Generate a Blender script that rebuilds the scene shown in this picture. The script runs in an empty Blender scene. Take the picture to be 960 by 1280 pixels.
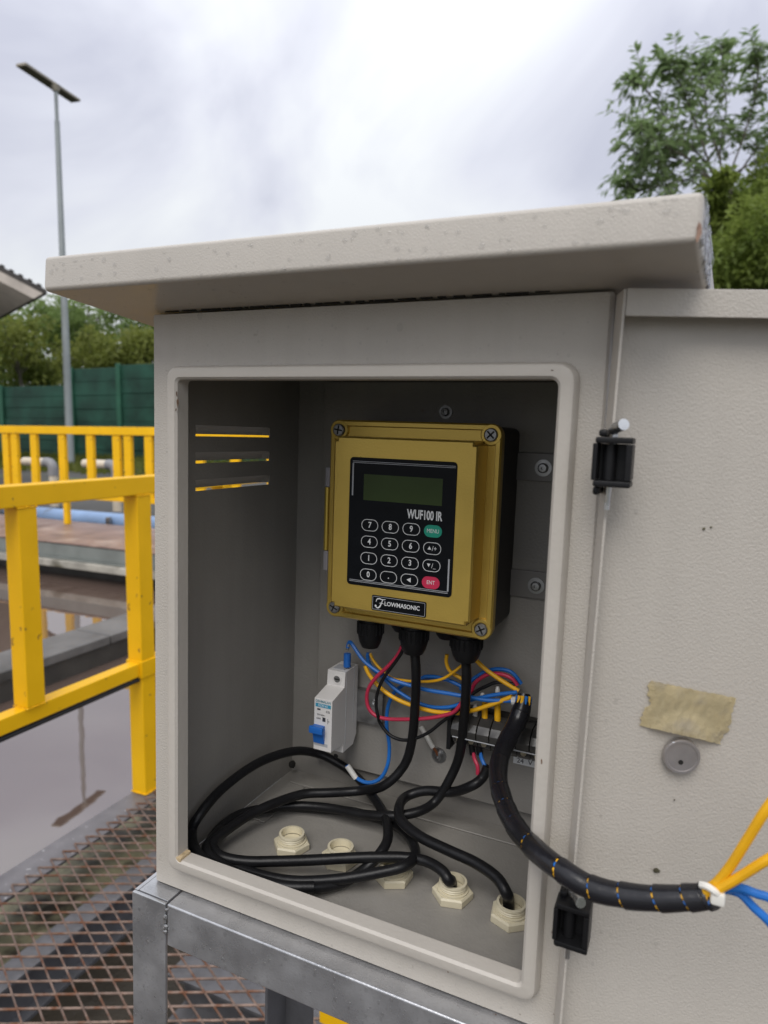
import bpy, bmesh, math, random
from mathutils import Vector, Matrix, noise
random.seed(7)
R = math.radians
S = bpy.context.scene
COL = S.collection

# ------------------------------------------------------------------ camera
CAM = Vector((0.3490343, -0.3624094, 0.3349083))
CM = Matrix(((0.9100117, -0.4102728, -0.0596227), (0.4143723, 0.9046741, 0.0992993), (0.0131993, -0.1150695, 0.9932697)))
FR = Matrix(((0.9998177, -0.0000821, 0.0190937), (-0.0000821, 0.9999630, 0.0086033), (-0.0190937, -0.0086033, 0.9997807)))
FOC = 849.9755
cd = bpy.data.cameras.new("camera"); cam = bpy.data.objects.new("camera", cd); COL.objects.link(cam)
rx, fw, up = CM.col[0], CM.col[1], CM.col[2]
mw = Matrix((rx, up, -fw)).transposed().to_4x4(); mw.translation = CAM
cam.matrix_world = mw
cd.sensor_fit = 'VERTICAL'; cd.sensor_height = 36; cd.lens = FOC / 1280 * 36
cd.clip_start = 0.01; cd.clip_end = 3000
cd.dof.use_dof = True; cd.dof.focus_distance = 0.52; cd.dof.aperture_fstop = 9.5
S.camera = cam

# ------------------------------------------------------------------ light
SUN_EL, SUN_AZ = 50, 172          # overcast: a weak, very wide sun behind the photographer
w = bpy.data.worlds.new("World"); S.world = w; w.use_nodes = True
nt = w.node_tree; N = nt.nodes; L = nt.links; N.clear()
out = N.new('ShaderNodeOutputWorld')
tc = N.new('ShaderNodeTexCoord')
sky = N.new('ShaderNodeTexSky'); sky.sky_type = 'NISHITA'; sky.sun_disc = False
sky.sun_elevation = R(SUN_EL); sky.sun_rotation = R(SUN_AZ)
b1 = N.new('ShaderNodeBackground'); b1.inputs['Strength'].default_value = 0.1
L.new(sky.outputs[0], b1.inputs['Color'])
mp = N.new('ShaderNodeMapping'); mp.inputs['Scale'].default_value = (1, 1, 1.35); mp.inputs['Location'].default_value = (2.1, 3.3, 0.9)
L.new(tc.outputs['Generated'], mp.inputs['Vector'])
n1 = N.new('ShaderNodeTexNoise'); n1.inputs['Scale'].default_value = 2.1; n1.inputs['Detail'].default_value = 6; n1.inputs['Roughness'].default_value = 0.47
n1.inputs['Distortion'].default_value = 0.5
L.new(mp.outputs[0], n1.inputs['Vector'])
cr = N.new('ShaderNodeValToRGB')
e = cr.color_ramp.elements
e[0].position = 0.40; e[0].color = (0.49, 0.505, 0.59, 1)
e[1].position = 0.585; e[1].color = (0.77, 0.79, 0.81, 1)
m_ = e.new(0.49); m_.color = (0.64, 0.655, 0.725, 1)
L.new(n1.outputs['Fac'], cr.inputs['Fac'])
sp = N.new('ShaderNodeSeparateXYZ'); L.new(tc.outputs['Generated'], sp.inputs[0])     # overcast sky: the zenith is brighter than the horizon
gr = N.new('ShaderNodeMapRange'); gr.inputs['From Min'].default_value = 0.0; gr.inputs['From Max'].default_value = 1.0
gr.inputs['To Min'].default_value = 0.76; gr.inputs['To Max'].default_value = 1.66
L.new(sp.outputs['Z'], gr.inputs['Value'])
b2 = N.new('ShaderNodeBackground'); L.new(gr.outputs[0], b2.inputs['Strength'])
L.new(cr.outputs[0], b2.inputs['Color'])
mx = N.new('ShaderNodeMixShader'); mx.inputs[0].default_value = 0.93
L.new(b1.outputs[0], mx.inputs[1]); L.new(b2.outputs[0], mx.inputs[2]); L.new(mx.outputs[0], out.inputs['Surface'])
sd = bpy.data.lights.new("sun", 'SUN'); sd.energy = 1.4; sd.angle = R(34); sd.color = (1, 0.96, 0.9)
sun = bpy.data.objects.new("sun", sd); COL.objects.link(sun)
az = R(SUN_AZ); el = R(SUN_EL)
sdir = Vector((math.sin(az) * math.cos(el), math.cos(az) * math.cos(el), math.sin(el)))
sun.rotation_euler = sdir.to_track_quat('Z', 'Y').to_euler()
S.view_settings.view_transform = 'Standard'; S.view_settings.look = 'None'
S.view_settings.exposure = 0.27; S.view_settings.gamma = 1.0; S.view_settings.use_curve_mapping = False

# ------------------------------------------------------------------ measuring helpers (photo sight lines meet planes)
FRI = FR.transposed()
CAMC = FRI @ CAM; CMC = FRI @ CM          # same camera in the slightly leaning cabinet's own axes
def _ray(u, v, m): return m @ Vector(((u - 480) / FOC, 1, -(v - 640) / FOC))
def WY(u, v, y): d = _ray(u, v, CM); return CAM + d * ((y - CAM.y) / d.y)
def WZ(u, v, z): d = _ray(u, v, CM); return CAM + d * ((z - CAM.z) / d.z)
def WX(u, v, x): d = _ray(u, v, CM); return CAM + d * ((x - CAM.x) / d.x)
def WT(u, v, t): return CAM + _ray(u, v, CM) * t
def cy(u, v, y): d = _ray(u, v, CMC); return CAMC + d * ((y - CAMC.y) / d.y)
def cz(u, v, z): d = _ray(u, v, CMC); return CAMC + d * ((z - CAMC.z) / d.z)
DP = Vector((0.3009, -0.0018, 0)); DTH = R(18.5)
DD = Vector((math.cos(DTH), math.sin(DTH), 0)); DN = Vector((math.sin(DTH), -math.cos(DTH), 0))
def cdoor(u, v, off=0.0):
    d = _ray(u, v, CMC); p = DP + DN * off
    return CAMC + d * ((p - CAMC).dot(DN) / d.dot(DN))

# ------------------------------------------------------------------ materials
def M(name, col, rough=0.5, metal=0.0, var=0.12, vs=12.0, bump=0.0, bs=300.0, bdet=3, spec=0.5, trans=0.0, ior=1.45, spots=None, rvar=0.0, coat=0.0, det=5, streak=0.0):
    m = bpy.data.materials.new(name); m.use_nodes = True
    t = m.node_tree; n = t.nodes; l = t.links
    p = n['Principled BSDF']
    p.inputs['Roughness'].default_value = rough; p.inputs['Metallic'].default_value = metal
    p.inputs['Specular IOR Level'].default_value = spec; p.inputs['IOR'].default_value = ior
    p.inputs['Transmission Weight'].default_value = trans; p.inputs['Coat Weight'].default_value = coat
    c = n.new('ShaderNodeTexCoord')
    a = n.new('ShaderNodeTexNoise'); a.inputs['Scale'].default_value = vs; a.inputs['Detail'].default_value = det
    l.new(c.outputs['Object'], a.inputs['Vector'])
    r = n.new('ShaderNodeValToRGB'); e = r.color_ramp.elements
    e[0].position = 0.3; e[0].color = tuple(x * (1 - var) for x in col) + (1,)
    e[1].position = 0.7; e[1].color = tuple(min(1, x * (1 + var)) for x in col) + (1,)
    l.new(a.outputs['Fac'], r.inputs['Fac'])
    src = r.outputs[0]
    if spots:                                       # (colour, scale, threshold, softness)
        sc, ss, th, so = spots
        b = n.new('ShaderNodeTexNoise'); b.inputs['Scale'].default_value = ss; b.inputs['Detail'].default_value = 6
        l.new(c.outputs['Object'], b.inputs['Vector'])
        mr = n.new('ShaderNodeMapRange'); mr.inputs['From Min'].default_value = th; mr.inputs['From Max'].default_value = th + so
        l.new(b.outputs['Fac'], mr.inputs['Value'])
        mix = n.new('ShaderNodeMixRGB'); mix.inputs['Color2'].default_value = tuple(sc) + (1,)
        l.new(mr.outputs[0], mix.inputs['Fac']); l.new(src, mix.inputs['Color1']); src = mix.outputs[0]
    if streak:                                      # faint rain runs down the paint
        g = n.new('ShaderNodeMapping'); g.inputs['Scale'].default_value = (70, 70, 5); l.new(c.outputs['Object'], g.inputs['Vector'])
        b = n.new('ShaderNodeTexNoise'); b.inputs['Scale'].default_value = 1.0; b.inputs['Detail'].default_value = 5; l.new(g.outputs[0], b.inputs['Vector'])
        mr = n.new('ShaderNodeMapRange'); mr.inputs['From Min'].default_value = 0.40; mr.inputs['From Max'].default_value = 0.72; mr.inputs['To Min'].default_value = 1.0; mr.inputs['To Max'].default_value = 1.0 - streak
        l.new(b.outputs['Fac'], mr.inputs['Value'])
        mix = n.new('ShaderNodeMixRGB'); mix.blend_type = 'MULTIPLY'; mix.inputs['Fac'].default_value = 1.0
        l.new(src, mix.inputs['Color1']); l.new(mr.outputs[0], mix.inputs['Color2']); src = mix.outputs[0]
    l.new(src, p.inputs['Base Color'])
    if rvar:
        q = n.new('ShaderNodeMapRange'); q.inputs['To Min'].default_value = max(0.02, rough - rvar); q.inputs['To Max'].default_value = rough + rvar
        q.inputs['From Min'].default_value = 0.3; q.inputs['From Max'].default_value = 0.7
        l.new(a.outputs['Fac'], q.inputs['Value']); l.new(q.outputs[0], p.inputs['Roughness'])
    if bump:
        b = n.new('ShaderNodeTexNoise'); b.inputs['Scale'].default_value = bs; b.inputs['Detail'].default_value = bdet
        l.new(c.outputs['Object'], b.inputs['Vector'])
        k = n.new('ShaderNodeBump'); k.inputs['Strength'].default_value = 1.0; k.inputs['Distance'].default_value = bump
        l.new(b.outputs['Fac'], k.inputs['Height']); l.new(k.outputs[0], p.inputs['Normal'])
    return m

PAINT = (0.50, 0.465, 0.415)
m_paint = M('cabinet_paint', PAINT, 0.40, var=0.05, vs=7, bump=0.00042, bs=780, bdet=2, spots=((0.30, 0.26, 0.21), 55, 0.74, 0.06), streak=0.05, rvar=0.08)
m_roof = M('cabinet_roof_paint', PAINT, 0.36, var=0.04, vs=7, bump=0.00016, bs=1000, bdet=1, spots=((0.30, 0.24, 0.18), 60, 0.75, 0.05), streak=0.04, rvar=0.10)
m_door = M('cabinet_door_paint', PAINT, 0.40, var=0.05, vs=6, bump=0.00036, bs=760, bdet=2, spots=((0.31, 0.27, 0.22), 65, 0.765, 0.05), streak=0.035, rvar=0.08)
m_smooth = M('cabinet_paint_smooth', PAINT, 0.45, var=0.04, vs=14, bump=0.0002, bs=300, bdet=1, spots=((0.30, 0.22, 0.14), 45, 0.74, 0.05))
m_inside_shade = M('cabinet_paint_inside_shade', (0.285, 0.270, 0.246), 0.45, rvar=0.1, streak=0.06, var=0.09, vs=11, bump=0.0003, bs=430, bdet=1, spots=((0.25, 0.22, 0.18), 60, 0.72, 0.06))  # same paint as outside, darkened so the interior shade sits in the colour
m_gold = M('gold_hammer_paint', (0.62, 0.43, 0.095), 0.32, 0.62, rvar=0.06, var=0.06, vs=25, bump=0.00010, bs=700, bdet=2)
m_goldrod = M('gold_rod', (0.55, 0.40, 0.08), 0.3, 0.7, var=0.05)
m_housing = M('dark_housing', (0.030, 0.027, 0.023), 0.5, var=0.1, bump=0.0002, bs=600)
m_black = M('black_plastic', (0.010, 0.010, 0.011), 0.42, spec=0.3, var=0.2, vs=40, bump=0.0001, bs=300)
m_rubber = M('black_cable_sheath', (0.009, 0.009, 0.010), 0.38, spec=0.35, var=0.25, vs=50, bump=0.0002, bs=260)
m_wrap = M('spiral_wrap_plastic', (0.013, 0.013, 0.016), 0.27, var=0.2, vs=40, bump=0.0004, bs=90)
m_pad = M('keypad_film', (0.006, 0.007, 0.009), 0.3, spec=0.15, var=0.15, vs=60)
m_lcd = M('lcd_screen', (0.050, 0.075, 0.026), 0.2, spec=0.2, var=0.10, vs=30)
m_white = M('white_print', (0.75, 0.76, 0.76), 0.5, var=0.03)
m_greyp = M('grey_print', (0.42, 0.43, 0.45), 0.5, var=0.03)
m_teal = M('teal_key', (0.01, 0.30, 0.20), 0.4, var=0.05)
m_red = M('red_key', (0.62, 0.03, 0.09), 0.4, var=0.05)
m_beige = M('bushing_plastic', (0.66, 0.60, 0.44), 0.42, var=0.06, vs=60, bump=0.0001, bs=300)
m_hole = M('dark_opening', (0.015, 0.014, 0.012), 0.8, var=0.2)
m_steel = M('bright_steel', (0.62, 0.63, 0.64), 0.28, 1.0, var=0.15, vs=120, rvar=0.1)
m_dsteel = M('dull_steel', (0.33, 0.33, 0.33), 0.4, 0.9, var=0.2, vs=120, rvar=0.12)
m_lock = M('lock_disc', (0.38, 0.355, 0.345), 0.33, 0.6, var=0.12, vs=80, bump=0.0001, bs=500)
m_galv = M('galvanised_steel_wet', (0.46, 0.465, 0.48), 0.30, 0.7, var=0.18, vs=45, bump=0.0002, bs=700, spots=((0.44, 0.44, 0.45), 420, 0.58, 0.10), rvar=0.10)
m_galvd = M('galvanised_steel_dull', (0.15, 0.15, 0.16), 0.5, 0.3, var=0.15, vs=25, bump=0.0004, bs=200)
m_brk = M('breaker_white_plastic', (0.72, 0.70, 0.68), 0.4, var=0.03, vs=30)
m_blue = M('blue_plastic', (0.02, 0.14, 0.50), 0.35, var=0.05)
m_cyan = M('blue_label_band', (0.04, 0.30, 0.46), 0.5, var=0.06)
m_ink = M('dark_ink', (0.04, 0.04, 0.05), 0.6, var=0.1)
m_inkc = M('teal_ink', (0.12, 0.27, 0.33), 0.6, var=0.1)
m_wblue = M('wire_blue', (0.015, 0.15, 0.52), 0.36, var=0.1, vs=60)
m_wyel = M('wire_yellow', (0.90, 0.47, 0.015), 0.36, var=0.08, vs=60)
m_wred = M('wire_pink_red', (0.50, 0.03, 0.075), 0.36, var=0.1, vs=60)
m_wwhite = M('wire_white', (0.68, 0.67, 0.63), 0.4, var=0.05)
m_tie = M('zip_tie_nylon', (0.80, 0.78, 0.72), 0.35, var=0.04)
m_tape = M('masking_tape_paper', (0.66, 0.57, 0.36), 0.75, var=0.10, vs=90, bump=0.0004, bs=500, spots=((0.54, 0.475, 0.35), 60, 0.50, 0.14))
def dropmat():
    m = bpy.data.materials.new('water_drop'); m.use_nodes = True; t = m.node_tree; n = t.nodes; l = t.links; n.clear()
    o = n.new('ShaderNodeOutputMaterial'); f = n.new('ShaderNodeFresnel'); f.inputs['IOR'].default_value = 1.36
    a = n.new('ShaderNodeBsdfTransparent'); a.inputs['Color'].default_value = (.93, .93, .93, 1); g = n.new('ShaderNodeBsdfGlossy'); g.inputs['Roughness'].default_value = .04
    x = n.new('ShaderNodeMixShader'); q = n.new('ShaderNodeNewGeometry'); k = n.new('ShaderNodeMath'); k.operation = 'SUBTRACT'; k.use_clamp = True
    l.new(f.outputs[0], k.inputs[0]); l.new(q.outputs['Backfacing'], k.inputs[1]); l.new(k.outputs[0], x.inputs[0]); l.new(a.outputs[0], x.inputs[1]); l.new(g.outputs[0], x.inputs[2]); l.new(x.outputs[0], o.inputs['Surface'])
    return m
m_drop = dropmat()
m_yel = M('yellow_railing_paint', (0.87, 0.49, 0.006), 0.42, spec=0.3, var=0.07, vs=5, bump=0.0004, bs=60, spots=((0.34, 0.18, 0.03), 26, 0.65, 0.05), rvar=0.08)
m_mesh = M('rusty_wet_mesh', (0.18, 0.125, 0.098), 0.36, 0.4, var=0.4, vs=40, bump=0.0006, bs=150, spots=((0.14, 0.06, 0.03), 30, 0.48, 0.15))
m_edge = M('weathered_edge_steel', (0.155, 0.145, 0.15), 0.42, 0.2, var=0.22, vs=12, bump=0.001, bs=60, spots=((0.38, 0.37, 0.37), 60, 0.66, 0.04))
m_conc = M('wet_concrete', (0.135, 0.13, 0.125), 0.5, var=0.3, vs=3.5, bump=0.004, bs=25, spots=((0.045, 0.043, 0.038), 2.2, 0.52, 0.2))
m_concd = M('dark_stained_concrete', (0.050, 0.046, 0.040), 0.6, var=0.4, vs=3, bump=0.004, bs=20)
m_shade_water = M('shaded_brown_water', (0.030, 0.024, 0.016), 0.5, var=0.4, vs=6, bump=0.006, bs=20)  # dark colour holds the shade on the brown water under the walkway
m_ledge = M('pale_concrete_ledge', (0.36, 0.34, 0.29), 0.75, var=0.3, vs=5, bump=0.005, bs=20, spots=((0.10, 0.09, 0.06), 4, 0.52, 0.12))
m_olive = M('algae_concrete', (0.15, 0.14, 0.085), 0.6, var=0.4, vs=9, bump=0.006, bs=25, spots=((0.02, 0.016, 0.01), 8, 0.5, 0.12))
m_plate = M('rusty_deck_plate', (0.25, 0.165, 0.135), 0.42, var=0.25, vs=5, bump=0.002, bs=60, spots=((0.42, 0.32, 0.27), 3, 0.53, 0.2))
m_chan = M('grey_green_channel', (0.19, 0.205, 0.19), 0.45, var=0.2, vs=4, bump=0.001, bs=30)
m_bpipe = M('blue_pipe', (0.27, 0.41, 0.66), 0.4, var=0.12, vs=3, spots=((0.17, 0.2, 0.26), 5, 0.66, 0.1))
m_pvc = M('white_pvc', (0.66, 0.58, 0.46), 0.4, var=0.1, vs=5)
m_pvcg = M('grey_pvc', (0.24, 0.24, 0.25), 0.42, var=0.1, vs=5)
m_dpipe = M('dark_pipe', (0.06, 0.062, 0.07), 0.5, var=0.3, vs=3)
m_fence = M('green_fence_panel', (0.014, 0.060, 0.040), 0.6, var=0.55, vs=0.8, bump=0.01, bs=6)
m_fpost = M('green_fence_post', (0.028, 0.115, 0.070), 0.6, var=0.2, vs=1.2)
m_pole = M('grey_lamp_pole', (0.32, 0.35, 0.35), 0.45, 0.2, var=0.08, vs=2)
m_lamp = M('brown_lamp_slab', (0.10, 0.085, 0.07), 0.45, 0.2, var=0.1)
m_lampe = M('lamp_slab_rim', (0.34, 0.31, 0.25), 0.5, var=0.1)
m_roofm = M('dark_roof_tiles', (0.055, 0.05, 0.047), 0.7, var=0.3, vs=3)
m_soff = M('pale_soffit', (0.48, 0.43, 0.38), 0.7, var=0.15, vs=1.5)
m_bark = M('bark', (0.13, 0.12, 0.095), 0.8, var=0.3, vs=8, bump=0.02, bs=20)
def leafmat(name, a, b, vs=0.9):
    m = M(name, a, 0.5, var=0.1, spec=0.35); t = m.node_tree; n = t.nodes; l = t.links
    p = n['Principled BSDF']
    for k in n:
        if k.type == 'VALTORGB':
            k.color_ramp.elements[0].color = tuple(a) + (1,); k.color_ramp.elements[1].color = tuple(b) + (1,)
        if k.type == 'TEX_NOISE': k.inputs['Scale'].default_value = vs
    tr = n.new('ShaderNodeBsdfTranslucent'); mx = n.new('ShaderNodeMixShader'); mx.inputs[0].default_value = 0.55
    rp = [k for k in n if k.type == 'VALTORGB'][0]
    l.new(rp.outputs[0], tr.inputs['Color']); o = n['Material Output']
    l.new(p.outputs[0], mx.inputs[1]); l.new(tr.outputs[0], mx.inputs[2]); l.new(mx.outputs[0], o.inputs['Surface'])
    return m
m_leafr = leafmat('tall_tree_leaf', (0.19, 0.27, 0.12), (0.27, 0.36, 0.16))
m_leafb = leafmat('bush_leaf', (0.13, 0.19, 0.04), (0.30, 0.37, 0.085), 1.0)
m_leaf1 = leafmat('dark_tree_leaf', (0.16, 0.24, 0.075), (0.24, 0.32, 0.10), 0.35)
m_leaf2 = leafmat('yellow_tree_leaf', (0.15, 0.20, 0.04), (0.27, 0.29, 0.07), 0.35)
m_grass = leafmat('verge_grass', (0.10, 0.12, 0.025), (0.20, 0.22, 0.05), 0.5)
m_yard = M('wet_dark_yard', (0.05, 0.047, 0.042), 0.55, var=0.35, vs=0.6, bump=0.01, bs=4, spots=((0.08, 0.10, 0.03), 0.35, 0.52, 0.1))
m_bed = M('basin_bed', (0.05, 0.045, 0.035), 0.8, var=0.3, vs=1)
def watermat():
    m = M('murky_water', (0.118, 0.082, 0.066), 0.010, var=0.10, vs=0.8, ior=2.9, spec=0.5)
    t = m.node_tree; n = t.nodes; l = t.links
    c = n.new('ShaderNodeTexCoord'); a = n.new('ShaderNodeTexNoise'); a.inputs['Scale'].default_value = 3.5; a.inputs['Detail'].default_value = 2
    l.new(c.outputs['Object'], a.inputs['Vector'])
    k = n.new('ShaderNodeBump'); k.inputs['Distance'].default_value = 0.0007; k.inputs['Strength'].default_value = 1
    l.new(a.outputs['Fac'], k.inputs['Height']); l.new(k.outputs[0], n['Principled BSDF'].inputs['Normal'])
    return m
m_water = watermat()

# ------------------------------------------------------------------ object helpers
ORG = {}
def tagp(o, label=None, cat=None, group=None, kind=None):
    if label: o['label'] = label
    if cat: o['category'] = cat
    if group: o['group'] = group
    if kind: o['kind'] = kind
    return o
def place(o, loc, cab):
    loc = Vector(loc)
    if cab: o.matrix_world = Matrix.Translation(FR @ loc) @ FR.to_4x4()
    else: o.location = loc
def thing(name, label, cat, loc=(0, 0, 0), group=None, cab=False, kind=None):
    o = bpy.data.objects.new(name, None); COL.objects.link(o); o.empty_display_size = 0.05
    place(o, loc, cab); ORG[o.name] = Vector(loc)
    return tagp(o, label, cat, group, kind)
def mesh_of(name, bm, mat, shift=None, ang=35):
    if shift is not None: bmesh.ops.translate(bm, verts=bm.verts, vec=-Vector(shift))
    bmesh.ops.recalc_face_normals(bm, faces=bm.faces)
    me = bpy.data.meshes.new(name); bm.to_mesh(me); bm.free()
    for m in (mat if isinstance(mat, (list, tuple)) else [mat]): me.materials.append(m)
    me.polygons.foreach_set('use_smooth', [True] * len(me.polygons))
    me.set_sharp_from_angle(angle=R(ang))
    return me
def wn(o):
    m = o.modifiers.new('weighted_normal', 'WEIGHTED_NORMAL'); m.keep_sharp = True; m.weight = 80
def part(name, bm, mat, parent, label=None, kind=None, ang=35):
    org = ORG[parent.name]
    o = bpy.data.objects.new(name, mesh_of(name, bm, mat, org, ang)); COL.objects.link(o)
    o.parent = parent; ORG[o.name] = org; wn(o)
    return tagp(o, label, None, None, kind)
def solo(name, bm, mat, label, cat, loc=None, group=None, cab=False, kind=None, ang=35):
    if loc is None:
        n = max(1, len(bm.verts)); loc = sum((v.co for v in bm.verts), Vector()) / n
        loc.z = min(v.co.z for v in bm.verts)
    o = bpy.data.objects.new(name, mesh_of(name, bm, mat, loc, ang)); COL.objects.link(o)
    place(o, loc, cab); ORG[o.name] = Vector(loc); wn(o)
    return tagp(o, label, cat, group, kind)
def inst(name, me, parent, loc, rot=None, label=None):
    o = bpy.data.objects.new(name, me); COL.objects.link(o); o.parent = parent
    o.location = Vector(loc) - ORG[parent.name]
    if rot: o.rotation_euler = rot
    wn(o)
    ORG[o.name] = Vector(loc)
    return tagp(o, label)
def box(bm, x0, x1, y0, y1, z0, z1, bev=0.0, seg=2):
    r = bmesh.ops.create_cube(bm, size=1)
    for v in r['verts']:
        v.co = Vector(((x0 + x1) / 2 + v.co.x * (x1 - x0), (y0 + y1) / 2 + v.co.y * (y1 - y0), (z0 + z1) / 2 + v.co.z * (z1 - z0)))
    if bev:
        ed = list({e for v in r['verts'] for e in v.link_edges})
        bmesh.ops.bevel(bm, geom=ed, offset=bev, segments=seg, profile=0.5, affect='EDGES')
    return bm
def BX(*a, **k): return box(bmesh.new(), *a, **k)
def hexa(bm, pts, bev=0, seg=2):              # 8 corner points: bottom 4 (ccw), top 4
    vs = [bm.verts.new(p) for p in pts]
    for f in ((3, 2, 1, 0), (4, 5, 6, 7), (0, 1, 5, 4), (1, 2, 6, 5), (2, 3, 7, 6), (3, 0, 4, 7)): bm.faces.new([vs[i] for i in f])
    if bev: bmesh.ops.bevel(bm, geom=list({e for v in vs for e in v.link_edges}), offset=bev, segments=seg, profile=0.5, affect='EDGES')
    return bm
def loft(bm, loops, closed=True, cap0=False, cap1=False, wrap=False):
    rows = [[bm.verts.new(p) for p in lp] for lp in loops]
    n = len(rows[0])
    prs = list(zip(rows, rows[1:])) + ([(rows[-1], rows[0])] if wrap else [])
    for a, b in prs:
        for i in range(n if closed else n - 1):
            j = (i + 1) % n
            bm.faces.new((a[i], a[j], b[j], b[i]))
    if cap0: bm.faces.new(rows[0][::-1])
    if cap1: bm.faces.new(rows[-1])
    return bm
def frame_at(t):
    t = t.normalized(); a = Vector((0, 0, 1)) if abs(t.z) < 0.9 else Vector((1, 0, 0))
    x = t.cross(a).normalized(); return x, x.cross(t).normalized()
def cyl(bm, p0, p1, r0, r1=None, n=16, cap=True):
    p0, p1 = Vector(p0), Vector(p1); r1 = r0 if r1 is None else r1
    x, y = frame_at(p1 - p0)
    c = [(math.cos(2 * math.pi * i / n), math.sin(2 * math.pi * i / n)) for i in range(n)]
    return loft(bm, [[p0 + (x * a + y * b) * r0 for a, b in c], [p1 + (x * a + y * b) * r1 for a, b in c]], cap0=cap, cap1=cap)
def lathe(bm, o, axis, prof, n=20, cap0=True, cap1=True):    # prof: (radius, distance along axis)
    o = Vector(o); ax = Vector(axis).normalized(); x, y = frame_at(ax)
    return loft(bm, [[o + ax * h + (x * math.cos(2 * math.pi * i / n) + y * math.sin(2 * math.pi * i / n)) * r for i in range(n)] for r, h in prof], cap0=cap0, cap1=cap1)
def spline(pts, k=6):
    P = [Vector(p) for p in pts]; o = []
    for i in range(len(P) - 1):
        a = P[max(i - 1, 0)]; b = P[i]; c = P[i + 1]; d = P[min(i + 2, len(P) - 1)]
        for s in range(k):
            t = s / k
            o.append(0.5 * ((2 * b) + (c - a) * t + (2 * a - 5 * b + 4 * c - d) * t * t + (3 * b - a - 3 * c + d) * t ** 3))
    o.append(P[-1]); return o
def tube(bm, pts, r, n=8, r1=None, cap=True):
    P = [Vector(p) for p in pts]; m = len(P); r1 = r if r1 is None else r1
    t = [(P[min(i + 1, m - 1)] - P[max(i - 1, 0)]).normalized() for i in range(m)]
    x, y = frame_at(t[0]); loops = []
    for i in range(m):
        x = (x - t[i] * x.dot(t[i])).normalized(); y = t[i].cross(x)
        rr = r + (r1 - r) * i / max(1, m - 1)
        loops.append([P[i] + (x * math.cos(2 * math.pi * j / n) + y * math.sin(2 * math.pi * j / n)) * rr for j in range(n)])
    return loft(bm, loops, cap0=cap, cap1=cap)
def rrect(x0, x1, z0, z1, r, y, seg=4):
    rr = r if isinstance(r, (list, tuple)) else [r] * 4      # BL, BR, TR, TL
    o = []
    for (cx, sx), (czz, sz), a0, q in (((x0, 1), (z0, 1), 180, rr[0]), ((x1, -1), (z0, 1), 270, rr[1]), ((x1, -1), (z1, -1), 0, rr[2]), ((x0, 1), (z1, -1), 90, rr[3])):
        for i in range(seg + 1):
            a = R(a0 + 90 * i / seg); o.append(Vector((cx + sx * q + math.cos(a) * q, y, czz + sz * q + math.sin(a) * q)))
    return o
def slab(bm, x0, x1, z0, z1, r, yf, yb, seg=4, ch=0.0):       # rounded plate facing -Y
    lo = [rrect(x0, x1, z0, z1, r, yb, seg)]
    if ch: lo += [rrect(x0, x1, z0, z1, r, yf + ch, seg), rrect(x0 + ch, x1 - ch, z0 + ch, z1 - ch, max(r - ch, 1e-4), yf, seg)]
    else: lo += [rrect(x0, x1, z0, z1, r, yf, seg)]
    return loft(bm, lo, cap0=True, cap1=True)
def rring(bm, x0, x1, z0, z1, r, wd, yf, yb, seg=4):           # rounded outline of width wd
    return loft(bm, [rrect(x0, x1, z0, z1, r, yb, seg), rrect(x0, x1, z0, z1, r, yf, seg), rrect(x0 + wd, x1 - wd, z0 + wd, z1 - wd, max(r - wd, 1e-5), yf, seg), rrect(x0 + wd, x1 - wd, z0 + wd, z1 - wd, max(r - wd, 1e-5), yb, seg)], wrap=True)
def prism_x(bm, yz, x0, x1):
    return loft(bm, [[Vector((x0, y, z)) for y, z in yz], [Vector((x1, y, z)) for y, z in yz]], cap0=True, cap1=True)
_dg = None
def text_bm(body, size, xs=1.0, bold=0.0, ext=0.0001, align='CENTER', shear=0.0):
    cu = bpy.data.curves.new('t', 'FONT'); cu.body = body; cu.size = size; cu.align_x = align; cu.align_y = 'CENTER'
    cu.offset = bold; cu.extrude = ext; cu.shear = shear; cu.resolution_u = 3
    o = bpy.data.objects.new('t', cu); COL.objects.link(o)
    me = o.evaluated_get(bpy.context.evaluated_depsgraph_get()).to_mesh()
    bm = bmesh.new(); bm.from_mesh(me); bpy.data.objects.remove(o); bpy.data.curves.remove(cu)
    for v in bm.verts: v.co.x *= xs
    return bm
def text(parent, name, body, size, x, y, z, mat, xs=1.0, bold=0.0, align='CENTER', shear=0.0):   # flat print facing -Y
    bm = text_bm(body, size, xs, bold, 0.00006, align, shear)
    for v in bm.verts: v.co = Vector((x + v.co.x, y - v.co.z, z + v.co.y))
    return part(name, bm, mat, parent)
def drops(bm, pts):                            # pts: (position, normal, radius, stretch_along_z)
    for p, nrm, r, st in pts:
        nrm = Vector(nrm).normalized(); x, y = frame_at(nrm)
        if abs(nrm.z) < 0.9:
            y = (Vector((0, 0, 1)) - nrm * nrm.z).normalized(); x = y.cross(nrm)
        p = Vector(p) - nrm * r * 0.06
        lo = []
        for k in (0, 1, 2):
            a = k * math.pi / 6; q = r * math.cos(a); h = r * 0.50 * math.sin(a)
            lo.append([p + nrm * h + (x * math.cos(2 * math.pi * i / 8) + y * st * math.sin(2 * math.pi * i / 8)) * q for i in range(8)])
        loft(bm, lo, cap1=True)
    return bm

def rv(): 
    while True:
        v = Vector((random.uniform(-1, 1), random.uniform(-1, 1), random.uniform(-1, 1)))
        if .05 < v.length < 1: return v.normalized()

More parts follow.
